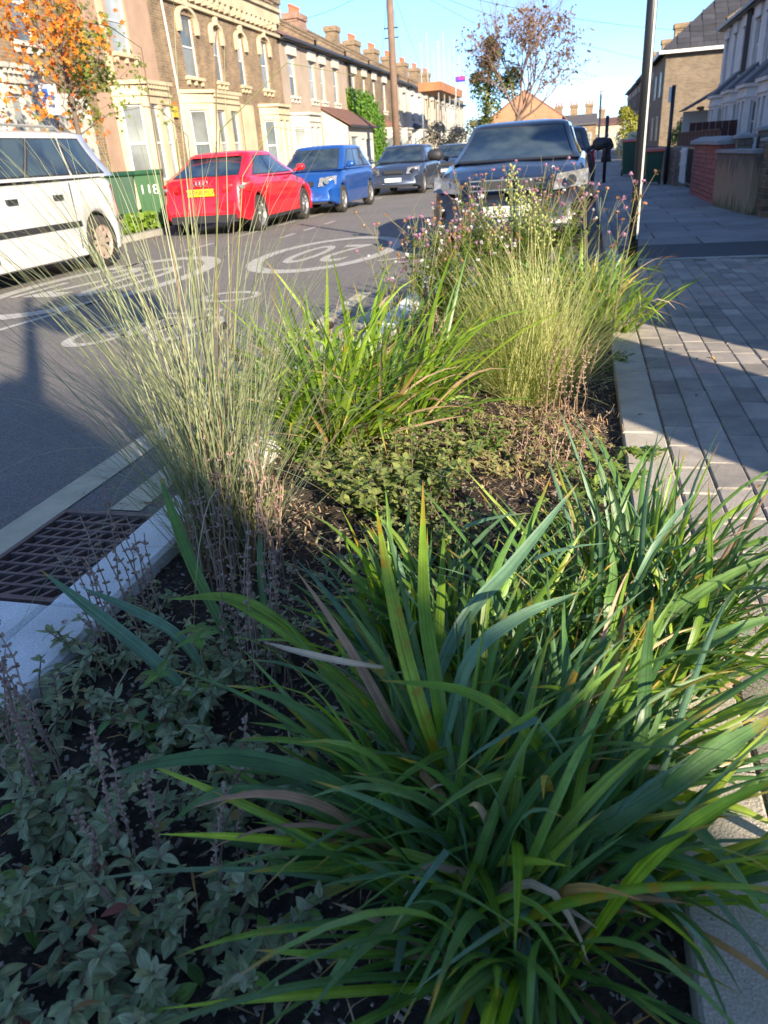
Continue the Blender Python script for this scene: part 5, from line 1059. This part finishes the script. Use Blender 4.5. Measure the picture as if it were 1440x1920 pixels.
G_mis = leafmat('silvery_grass', [(.24, .28, .15), (.33, .35, .2), (.16, .21, .1), (.42, .39, .22)], (.4, .3, .2), .96, trans=.3, rough=.55, ptint=(1.15, 1.15, .9))
G_fea = leafmat('feather_grass', [(.4, .46, .14), (.6, .6, .27), (.28, .36, .1), (.62, .54, .3)], (.5, .38, .25), .97, trans=.4, rough=.55, ptint=(1.2, 1.2, .7))
MG = grass('tall silvery green arching grass beside the white kerb and the drain', (-1.02, 1.86, -.04), 120, 110, .11, (.7, 1.4), (.003, .005), (.02, .5), (.3, 1.8), G_mis, S=12,
    extra=(dict(n=150, base_r=.14, L=(.3, .7), W=(.0028, .0045), th0=(.1, .8), th1=(.9, 2.2)), dict(n=80, base_r=.12, L=(.8, 1.4), W=(.003, .0045), th0=(.1, .6), th1=(1.2, 2.6)), dict(n=70, base_r=.1, L=(1.1, 1.7), W=(.003, .0042), th0=(.1, .5), th1=(.9, 2.2), az=(2.9, .6)), dict(n=26, base_r=.08, L=(1.5, 2.0), W=(.003, .004), th0=(.1, .4), th1=(.9, 1.8), az=(3.0, .8)), dict(n=60, base_r=.1, L=(.9, 1.5), W=(.002, .0035), th0=(.1, .5), th1=(.9, 2.2), az=(.6, .6))))
G_stem = leafmat('grass_stem', [(.16, .18, .06), (.22, .22, .08), (.2, .13, .08), (.13, .16, .08)], None, trans=.1, rough=.6)
for px, top, kx in ((405, 60, 0), (330, 260, 0), (412, 245, 1), (352, 255, -.5), (440, 380, 0), (265, 90, -.6), (455, 330, .45)):
    P0 = screen(400 + random.uniform(-40, 60), 1010, 2.2); P1 = screen((400 + px) / 2 + random.uniform(-10, 10), (1000 + top) / 2, 2.1); P2 = screen(px, top, 2.05 + random.uniform(-.1, .15)); b = MB(); pts = [P0, P0.lerp(P1, .5), P1, P1.lerp(P2, .6), P2]
    if kx: pts.append(P2 + Vector((.2 * kx, .05, .1 + .05 * kx))); pts.append(P2 + Vector((.42 * kx, .1, .1)))
    b.tube(pts, [.0032, .0028, .0024, .002, .0016] + [.0012, .0007][:len(pts) - 5], 5, True, random.random()); o = b.build('seed_stem', G_stem, None, True); o.parent = MG; o.matrix_parent_inverse = Matrix.Translation(-Vector(MG.location))
# dry sheaths at the foot of the tall grass
b = MB(); b.arrays(*blade_np(260, .14, (.1, .32), (.004, .009), (.0, .4), (.1, .7), seed=77, S=5)); b.build('dry_sheaths', G_dead, MG, kind='stuff')
grass('pale feathery grass mound in the middle of the planter', (-.2, 3.62, -.05), 1050, 260, .19, (.36, .88), (.003, .0052), (.05, 1.0), (.35, 2.0), G_fea, S=8, extra=(dict(n=170, base_r=.14, L=(.7, 1.1), W=(.003, .0046), th0=(.1, .8), th1=(.9, 2.0)), dict(n=500, base_r=.16, L=(.2, .5), W=(.002, .0035), th0=(.3, 1.2), th1=(1.0, 2.0))))
# ---- broad leaved plants
def oval(L, W, curl=.3, n=6, ser=0., cup=.2, fold=.15):
    b = MB(); rows = []; y = z = 0
    for k in range(n + 1):
        t = k / n; th = curl * t * 1.6; w_ = W / 2 * max(.03, sin(pi * min(.995, (t * .92 + .04)) ** .8)) * (1 + ser * (-1) ** k)
        if t < .12: w_ = W * .07
        rows.append([b.vert((-w_, y, z + w_ * cup), 0, t, 0), b.vert((0, y, z), 0, t, .5), b.vert((w_, y, z + w_ * cup), 0, t, 1)]); y += cos(th) * L / n; z -= sin(th) * L / n
    for r0, r1 in zip(rows, rows[1:]):
        for j in range(2): b.face(r0[j], r0[j + 1], r1[j + 1], r1[j])
    return b
def leafy(label, loc, R, H, nst, nwh, L, W, m, nm='leafy_plant', cat='plant', maxobj=150, stemm=None, droop=.5, per=4, ser=0., spread=.5, stemr=.0022, mats2=(), up=.15):
    T = thing(nm, label, cat, loc); V = [oval(random.uniform(*L), random.uniform(*W), random.uniform(-.1, .8), ser=ser) for _ in range(8)]; ML = [[v.mesh('leaf', q, True) for v in V] for q in (m,) + tuple(mats2)]
    st = MB(); rest = MB(); cnt = 0; todo = []
    for s in range(nst):
        ph = random.uniform(0, 6.28); r = R * sqrt(random.random()); p = Vector((r * cos(ph) * .6, r * sin(ph) * .6, 0)); tip = Vector((r * cos(ph) * (1 + spread), r * sin(ph) * (1 + spread), H * random.uniform(.45, 1.05))); mid = p.lerp(tip, .5) + Vector((random.gauss(0, .015), random.gauss(0, .015), .02)); pts = [p, mid, tip]
        st.tube(pts, [stemr * 1.3, stemr, stemr * .7], 4, False)
        for w_ in range(nwh):
            f = (w_ + .6) / nwh; c = p.lerp(mid, f * 2) if f < .5 else mid.lerp(tip, f * 2 - 1); a0 = random.uniform(0, 6.28)
            for k in range(per): todo.append((c, a0 + 2 * pi * k / per + random.gauss(0, .25), up + droop * random.gauss(.0, .5) - (1 - f) * .35 + .25 * f, random.uniform(.6, 1.15) * (1.0 - .25 * f)))
    random.shuffle(todo); todo.sort(key=lambda q: -q[3])
    for k, (c, az, el, s) in enumerate(todo):
        M = Matrix.Translation(c) @ Matrix.Rotation(az, 4, 'Z') @ Matrix.Rotation(el, 4, 'X') @ Matrix.Rotation(random.gauss(0, .35), 4, 'Y') @ Matrix.Scale(s, 4)
        if k < maxobj: o = obj('leaf', random.choice(random.choice(ML) if mats2 and random.random() < .3 else ML[0]), T); o.matrix_local = M
        else: v = random.choice(V); r = random.random(); o = len(rest.v); rest.v += [tuple(M @ Vector(q)) for q in v.v]; rest.f += [tuple(i + o for i in f) for f in v.f]; rest.m += [0] * len(v.f); rest.r += [r] * len(v.v); rest.t += v.t; rest.u += v.u
    st.build('stems', stemm or M_twig, T, kind='stuff')
    if rest.f: rest.build('leaf_mass', m, T, True, kind='stuff')
    return T
G_sage = leafmat('sage_leaf', [(.19, .235, .12), (.25, .29, .165), (.31, .32, .19), (.15, .2, .095), (.33, .32, .15)], None, trans=.2, rough=.75, stripes=4, spec=.25)
G_sagey = leafmat('sage_leaf_fresh', [(.14, .26, .04), (.1, .2, .06), (.2, .3, .05)], None, trans=.35, rough=.6, stripes=4)
G_sager = leafmat('sage_leaf_red', [(.24, .07, .05), (.26, .22, .06), (.2, .13, .08), (.22, .2, .08)], None, trans=.3, rough=.7)
sg = [('grey green leafy sage plant filling the bottom left corner', -.86, .72, .15, .2, 17, 5), ('grey green leafy plant at the bottom edge left of the big strap clump', -.55, .6, .15, .2, 16, 5), ('grey green sage plant just above the bottom left corner', -1.08, 1.0, .12, .17, 12, 4), ('sage plant with fresh bright green shoots left of the long arching leaf', -.82, 1.08, .12, .15, 13, 4), ('small leaved grey plant at the foot of the dry stalks', -.72, 1.32, .11, .14, 12, 4), ('low grey green plant against the white kerb corner', -1.1, 1.3, .1, .11, 10, 3), ('sage plant tucked under the left side of the dark strap clump', -.56, .95, .12, .17, 12, 4), ('drooping grey leaved plant nearest the lens at bottom left', -.7, .48, .14, .23, 14, 5), ('low silvery plant between the tall grass and the shrub', -.66, 1.8, .12, .08, 9, 3)]
for k, (l, x, y, R_, H_, ns, nw) in enumerate(sg): leafy(l, (x, y, soilz(x, y)), R_ * 1.1, H_, int(ns * 1.4), nw + 1, (.026, .052) if k != 8 else (.02, .03), (.014, .025) if k != 8 else (.01, .014), G_sage, 'sage_plant', 'sage plant', 220, M_twig, mats2=(G_sagey, G_sagey, G_sager) if k in (1, 3, 0) else (G_sager,) if k == 7 else (), spread=.55)
FR = thing('fresh_seedling', 'bright fresh green seedling with serrated leaves beside the dry stalks', 'seedling', (-.79, 1.22, -.03)); fv = [oval(random.uniform(.035, .06), random.uniform(.016, .024), .4, ser=.06).mesh('leaf', G_sagey, True) for _ in range(4)]
for c, hh in (((0, 0, .17), 5), ((.045, -.07, .2), 5), ((-.03, -.13, .14), 4)):
    for k in range(hh): o = obj('leaf', fv[k % 4], FR); o.matrix_local = Matrix.Translation(c) @ Matrix.Rotation(2 * pi * k / hh, 4, 'Z') @ Matrix.Rotation(random.uniform(-.1, .5), 4, 'X')
    b = MB(); b.tube([(c[0], c[1], 0), c], .0025, 5); b.build('stem', G_stem, FR)
# dead flower stalks
def stalks(label, loc, R, H, n, lean, m, nod=9, nm='dry_stalks', sz=.0046, az=None):
    T = thing(nm, label, 'dry stalks', loc)
    for k in range(n):
        ph = random.uniform(0, 6.28); r = R * sqrt(random.random()); p = Vector((r * cos(ph), r * sin(ph), 0)); h = H * random.uniform(.6, 1.05); a = random.gauss(0, 1) if az is None else az + random.gauss(0, .4)
        d = Vector((cos(a), sin(a), 0)) * lean * random.uniform(.2, 1) + Vector((random.gauss(0, .03), random.gauss(0, .03), 0)); pts = [p + d * f * f * h + Vector((random.gauss(0, .003), random.gauss(0, .003), h * f)) for f in [i / 8 for i in range(9)]]
        b = MB(); b.tube(pts, [sz * .55 - .12 * sz * .3 * i for i in range(9)], 5, True, random.random())
        for q in range(nod):
            f = .3 + .7 * q / nod; i = min(7, int(f * 8)); c = pts[i].lerp(pts[i + 1], f * 8 - i)
            for j in range(3):
                aa = random.uniform(0, 6.28); e = c + Vector((cos(aa), sin(aa), .5)) * sz * random.uniform(1.3, 2.6); b.tube([c, e], [sz * .5, sz * .75], 4, True, random.random())
        b.build('stalk', m, T)
    return T
M_stk = leafmat('dry_stalk', [(.2, .12, .09), (.28, .19, .14), (.34, .26, .2), (.15, .085, .065)], None, trans=.05, rough=.9)
stalks('upright reddish brown dry stalks in front of the tall grass', (-.88, 1.62, -.04), .13, .5, 24, .12, M_stk, 6)
stalks('dry brown stalks standing in front of the white kerb corner', (-1.06, 1.36, -.04), .1, .42, 14, -.12, M_stk, 7)
stalks('dry knobbly stalks left of the arching strap leaves', (-.64, 1.25, -.03), .1, .42, 14, .1, M_stk, 8)
stalks('leaning blurred dry flower spikes at the left edge of the picture', (-.98, .86, -.03), .1, .42, 12, .45, M_stk, 14, sz=.0045, az=2.6)
stalks('single dry spikes rising from the sage at the bottom', (-.6, .72, -.03), .12, .38, 6, .2, M_stk, 16, sz=.0038)
stalks('thin dark dry stems between the two rear clumps', (-.62, 3.15, -.04), .09, .55, 10, .08, M_stk, 9)
stalks('pinkish dead stems at the right foot of the feathery grass', (.0, 3.4, -.05), .16, .4, 12, .25, M_stk, 9)
stalks('pale dry stems scattered over the sunny mulch', (-.1, 2.75, -.05), .2, .22, 16, .4, M_stk, 4)
M_head = mat('dark_seed_head', (.02, .012, .012), .95, .3, 60)
T = thing('coneflower_seedheads', 'cluster of black coneflower seed heads on dry stems left of the bright clump', 'seed heads', (-1.15, 3.0, -.05))
for k in range(13):
    x, y, h = random.gauss(0, .09), random.gauss(0, .12), random.uniform(.25, .55); b = MB(); tp = Vector((x * 1.6, y, h)); b.tube([(x * .5, y * .5, 0), (x, y, h * .5), tp], .003, 5); s = b.build('stem', M_stk, T); b = MB(); b.tube([tp - Vector((0, 0, .006)), tp, tp + Vector((0, 0, .014)), tp + Vector((0, 0, .022))], [.006, .015, .015, .005], 10); b.build('seed_head', M_head, T, True)
T = thing('dark_seed_spike', 'upright dark dry seed spike between the strap clump and the feathery grass', 'seed heads', (-.63, 3.2, -.05))
b = MB(); pts = [(0, 0, h) for h in np.linspace(0, .62, 24)]; b.tube(pts, [.004 + (.011 if (k % 3 == 0 and k > 12) else 0) for k in range(24)], 8, True, .3); b.build('spike', M_head, T, True)
# small leaved shrub
G_shr = leafmat('shrub_leaf', [(.1, .15, .035), (.16, .21, .05), (.26, .3, .09), (.07, .12, .04)], (.25, .28, .08), .9, trans=.25, rough=.45)
leafy('low rounded shrub with small oval leaves in front of the bright clump', (-.58, 2.3, -.05), .26, .24, 90, 7, (.028, .044), (.017, .026), G_shr, 'small_leaved_shrub', 'shrub', 300, M_twig, per=4, spread=.25, stemr=.0015)
leafy('small dark leaved shrub half hidden behind the upright strap leaves', (-.4, 1.95, -.05), .16, .2, 44, 6, (.022, .034), (.013, .019), G_shr, 'small_leaved_shrub', 'shrub', 200, M_twig, per=4, spread=.25, stemr=.0015)
# weeds in the sun
G_weed = leafmat('weed_leaf', [(.13, .22, .03), (.2, .28, .05), (.1, .17, .04)], None, trans=.4, rough=.6, stripes=3); G_wee2 = leafmat('weed_leaf_pale', [(.26, .3, .1), (.36, .26, .12), (.2, .27, .08), (.42, .3, .18)], None, trans=.35, rough=.7)
for l, x, y, R_, H_, n_, LL, m_ in (('leafy green weed left of the feathery grass foot', -.5, 3.1, .1, .16, 9, (.03, .05), G_weed), ('pale green weedy growth below the feathery grass', -.22, 3.1, .12, .12, 12, (.02, .04), G_wee2), ('yellowish weeds on the sunny mulch by the edging', .02, 2.85, .12, .08, 12, (.02, .035), G_wee2), ('toothed green weed spilling over the pale edging stone', .2, 2.72, .08, .07, 6, (.04, .07), G_weed), ('broad light green weed leaves beside the edging near the strap leaves', .14, 2.1, .1, .1, 8, (.05, .08), G_weed), ('patch of low green weeds between the two near clumps', -.02, 2.1, .12, .09, 12, (.025, .045), G_weed), ('low weeds in front of the dried seed heads', -1.05, 2.7, .12, .1, 10, (.03, .05), G_weed), ('small silvery plant near the drain kerb', -1.12, 1.5, .06, .06, 5, (.025, .04), G_sage), ('small weeds at the left foot of the tall grass', -1.12, 2.2, .08, .1, 8, (.03, .05), G_weed), ('spreading green weeds left of the sunny litter patch', -.36, 2.85, .14, .12, 16, (.025, .045), G_weed), ('yellow green weeds in the middle of the sunny litter patch', -.18, 2.65, .14, .1, 16, (.02, .04), G_wee2), ('weeds right behind the small leaved shrub', -.45, 2.65, .12, .12, 14, (.03, .045), G_wee2), ('weeds crowding the edging stone in the sun', .12, 2.45, .09, .1, 12, (.03, .06), G_weed), ('dry looking low weeds under the bright strap clump', -.75, 2.75, .12, .09, 12, (.025, .04), G_wee2), ('tuft of weeds beyond the feathery grass by the edging', .15, 4.1, .09, .1, 8, (.03, .05), G_weed)):
    R_ *= 1.25; n_ = int(n_ * 1.7)
    leafy(l, (x, y, soilz(x, y)), R_, H_, n_, 3, LL, (LL[0] * .4, LL[1] * .45), m_, 'weed', 'weed', 90, G_stem, ser=.12, stemr=.0016)
# flowering plant with pink heads
G_ver = leafmat('feathery_green_leaf', [(.13, .2, .03), (.2, .29, .04), (.27, .33, .06)], None, trans=.45, rough=.6); M_pink = leafmat('pink_petal', [(.45, .2, .28), (.5, .3, .38), (.38, .2, .34)], None, trans=.4, rough=.6, ptint=(1.2, 1, 1.1)); M_wpet = leafmat('white_petal', [(.75, .72, .68), (.8, .78, .75)], None, trans=.3, ptint=(1, 1, 1)); M_brn = leafmat('brown_flower_head', [(.3, .14, .07), (.4, .22, .12)], None, trans=.2)
def flowerer(label, loc, R, H, nst, nfl, pink=.5, white=.12, leafy_=400, heads=None):
    T = thing('verbena_plant', label, 'flowering plant', loc); rest = MB()
    for s in range(nst):
        ph = random.uniform(0, 6.28); r = R * sqrt(random.random()); p = Vector((r * cos(ph) * .5, r * sin(ph) * .5, 0)); tip = Vector((r * cos(ph) * 1.25, r * sin(ph) * 1.1, H * random.uniform(.65, 1.1))); mid = p.lerp(tip, .5) + Vector((0, 0, .05)); b = MB(); b.tube([p, mid, tip], [.003, .0024, .0016], 5, False, random.random())
        ends = [tip]
        for k in range(3): e = tip + Vector((random.gauss(0, .05), random.gauss(0, .05), random.uniform(-.03, .07))); b.tube([mid.lerp(tip, .75), e], .0013, 4, False); ends.append(e)
        b.build('stem', G_stem, T)
        for k in range(leafy_ // nst):
            f = random.random() ** 1.2 * .85; c = p.lerp(mid, f * 2) if f < .5 else mid.lerp(tip, f * 2 - 1); a = random.uniform(0, 6.28); e = c + Vector((cos(a), sin(a), random.uniform(-.1, .8))) * random.uniform(.02, .055); w_ = Vector((-sin(a), cos(a), 0)) * .0065; rr = random.random(); i = [rest.vert(c, rr), rest.vert(c.lerp(e, .5) + w_, rr), rest.vert(e, rr), rest.vert(c.lerp(e, .5) - w_, rr)]; rest.face(*i)
        for e in ends:
            q = random.random(); m_ = M_pink if q < pink else M_wpet if q < pink + white else M_brn if q < pink + white + .25 else None
            if not m_: continue
            f = MB(); nn = 18 if m_ is M_pink else 12; rad = random.uniform(.009, .016)
            for k in range(nn):
                v = Vector((random.gauss(0, 1), random.gauss(0, 1), random.gauss(.3, .6))).normalized(); c = e + v * rad * random.uniform(.4, 1); u_ = v.orthogonal().normalized() * .006; w_ = v.cross(u_); rr = random.random(); i = [f.vert(c + u_, rr), f.vert(c + w_, rr), f.vert(c - u_ + v * .004, rr), f.vert(c - w_, rr)]; f.face(*i)
            f.build('flower_head', m_, T)
    rest.build('small_leaves', G_ver, T, kind='stuff'); return T
flowerer('feathery green plant with pink and white flowers left of the grass mound', (-.72, 4.75, -.05), .3, .74, 40, 2, .3, .25, 9500)
flowerer('pink flowering plant in front of the black car', (-.45, 5.4, -.05), .34, .92, 40, 2, .3, .1, 9000)
flowerer('tall thin flower stems with pink heads beside the black post', (.12, 4.5, -.05), .22, .92, 11, 3, .5, .0, 260)
flowerer('sparse brown seed heads and pink flowers reaching over the road', (-1.0, 4.4, -.05), .22, .72, 14, 3, .3, .1, 700)
flowerer('green flowering mass at the far end of the planter', (-.35, 6.1, -.05), .4, .8, 36, 2, .25, .1, 8000)
T = thing('fleabane_plant', 'pale green fleabane with small yellowish buds in front of the black windscreen', 'plant', (-.42, 5.0, -.05)); M_bud = leafmat('bud', [(.3, .36, .1), (.4, .42, .16)], None, trans=.2)
for sx, hh in ((0, 1.02), (.12, .86), (-.1, .78), (.2, .72), (.05, .9)):
    b = MB(); b.tube([(sx * .4, 0, 0), (sx, .0, hh * .6), (sx, 0, hh)], [.004, .003, .0015], 5); B2 = MB()
    for k in range(26):
        z = hh * (.68 + .32 * k / 26); L_ = .09 * (1 - k / 30); a = k * 2.4; e = Vector((sx + cos(a) * L_, sin(a) * L_, z + L_ * .6)); b.tube([(sx, 0, z), e], .0012, 3)
        B2.tube([e, e + Vector((0, 0, .008)), e + Vector((0, 0, .014))], [.005, .007, .003], 6, True, random.random())
        B2.tube([e * .6 + Vector((sx, 0, z)) * .4, e * .6 + Vector((sx, 0, z)) * .4 + Vector((0, 0, .012))], [.006, .004], 5, True, random.random())
    b.build('stem', G_stem, T); B2.build('buds', M_bud, T, kind='stuff')
# ---- mulch, litter
ch = MB(); g = random.Random(9); M_chip = leafmat('bark_chip', [(.08, .06, .05), (.15, .115, .09), (.24, .19, .15), (.36, .3, .24), (.1, .075, .06)], None, trans=.0, rough=.9)
for k in range(15000):
    y = -.1 + 7.0 * g.random() ** 1.6; x = g.uniform(-1.2, .2); s = g.uniform(.003, .01); M = Matrix.Translation((x, y, soilz(x, y) + g.uniform(.0, .014))) @ Matrix.Rotation(g.uniform(0, 6.28), 4, 'Z') @ Matrix.Rotation(g.gauss(0, .35), 4, 'X') @ Matrix.Rotation(g.gauss(0, .35), 4, 'Y'); r = g.random(); a_ = g.uniform(.3, .7)
    P = [(-s, -s * a_ * .6, 0), (s * g.uniform(.5, 1), -s * a_, 0), (s, s * a_ * .5, 0), (-s * .7, s * a_, 0)]; i = [ch.vert(M @ Vector(p), r) for p in P]; j = [ch.vert(M @ (Vector(p) * .85 + Vector((0, 0, .0022))), r) for p in P]; ch.face(*j)
    for q in range(4): ch.face(i[q], i[(q + 1) % 4], j[(q + 1) % 4], j[q])
tag(ch.build('bark_mulch', M_chip, kind='stuff'), 'dark bark chip mulch covering the soil of the planter', 'mulch')
lt = MB()
for k in range(2600):
    y = g.uniform(.2, 4.4); x = g.uniform(-1.2, .2)
    if g.random() < .4: x, y = g.gauss(-.05, .14), g.gauss(2.9, .5)
    if not -1.2 < x < (.36 if g.random() < .3 else .22): continue
    up_ = .05 if x > .2 else 0
    a = g.uniform(0, 6.28); L_ = g.uniform(.02, .1); z = soilz(x, y) + .012 if not up_ else .003; d = Vector((cos(a), sin(a), g.gauss(0, .15))) * L_; w_ = Vector((-sin(a), cos(a), 0)) * g.uniform(.0006, .0022); r = g.random(); c = Vector((x, y, z)); md = c + d * .5 + Vector((0, 0, g.uniform(.003, .02)))
    i = [lt.vert(c - w_, r), lt.vert(c + w_, r), lt.vert(md + w_, r), lt.vert(md - w_, r), lt.vert(c + d, r)]; lt.face(i[0], i[1], i[2], i[3]); lt.face(i[3], i[2], i[4])
tag(lt.build('dry_litter', G_dead, kind='stuff'), 'dry straw and leaf litter scattered over the mulch', 'litter')
# fallen leaves on the paving and kerbs
FV = [oval(.03, .017, .5).mesh('fallen_leaf', m_, True) for m_ in (bpy.data.materials['brown_leaf'], G_dead, bpy.data.materials['brown_leaf'])]
fl_ = [('small curled brown leaf on the pale edging stone', .27, 3.15), ('brown leaf on the sunlit paving near the shadow edge', .62, 2.45), ('dry leaf resting on the joint by the right edge', .78, 2.6), ('tan leaf on the shaded paving blocks', .55, 3.45), ('little brown leaf high on the block paving', .7, 4.15), ('orange brown leaf in the narrow band of sunlight', .5, 4.3), ('dark leaf on the white kerb beside the grate', -1.3, 1.75), ('brown leaf on the white kerb corner', -1.45, 1.2), ('pale leaf near the kerb joint', -1.28, 1.38), ('reddish leaf in the sunlit strip of paving', .62, 4.1)]
for k, (l, x, y) in enumerate(fl_): o = obj('fallen_leaf', FV[k % 3], None, (x, y, .012), (random.gauss(0, .3), random.gauss(0, .3), random.uniform(0, 6.28)), random.uniform(.7, 1.2)); tag(o, l, 'fallen leaf', 'fallen leaves')
gl_ = MB()
for k in range(900):
    if g.random() < .6: x, y = -1.41 - abs(g.gauss(0, .16)), g.uniform(1.5, 7)
    else: x, y = -8.08 + abs(g.gauss(0, .25)), g.uniform(9, 24)
    if abs(x + 1.61) < .22 and abs(y - 1.83) < .3: continue
    a = g.uniform(0, 6.28); q_ = g.uniform(.004, .018) * (1 if x > -3 else 2.2); r = g.random(); zz_ = ROADZ + .006; u_ = Vector((cos(a), sin(a), 0)) * q_; v_ = Vector((-sin(a), cos(a), 0)) * q_ * .55; c = Vector((x, y, zz_)); i = [gl_.vert(c - u_, r), gl_.vert(c - v_ + Vector((0, 0, q_ * .3)), r), gl_.vert(c + u_, r), gl_.vert(c + v_, r)]; gl_.face(*i)
tag(gl_.build('gutter_litter', bpy.data.materials['brown_leaf'], kind='stuff'), 'brown leaf crumbs gathered along both edges of the road', 'litter')
gt = MB()
for k in range(2500):
    band = g.random() < .5; x = .3675 + .1135 * g.randint(0, 8) + g.gauss(0, .004) if band else g.uniform(.22, 1.3); y = g.uniform(.8, 5.2); s = g.uniform(.0008, .003); i = [gt.vert((x + s, y, .002), g.random()), gt.vert((x, y + s, .002)), gt.vert((x - s, y, .002)), gt.vert((x, y - s, .002)), gt.vert((x, y, .002 + s))]
    for q in range(4): gt.face(i[q], i[(q + 1) % 4], i[4])
tag(gt.build('paving_grit', M_chip, kind='stuff'), 'fine dark grit and crumbs scattered over the paving', 'grit')
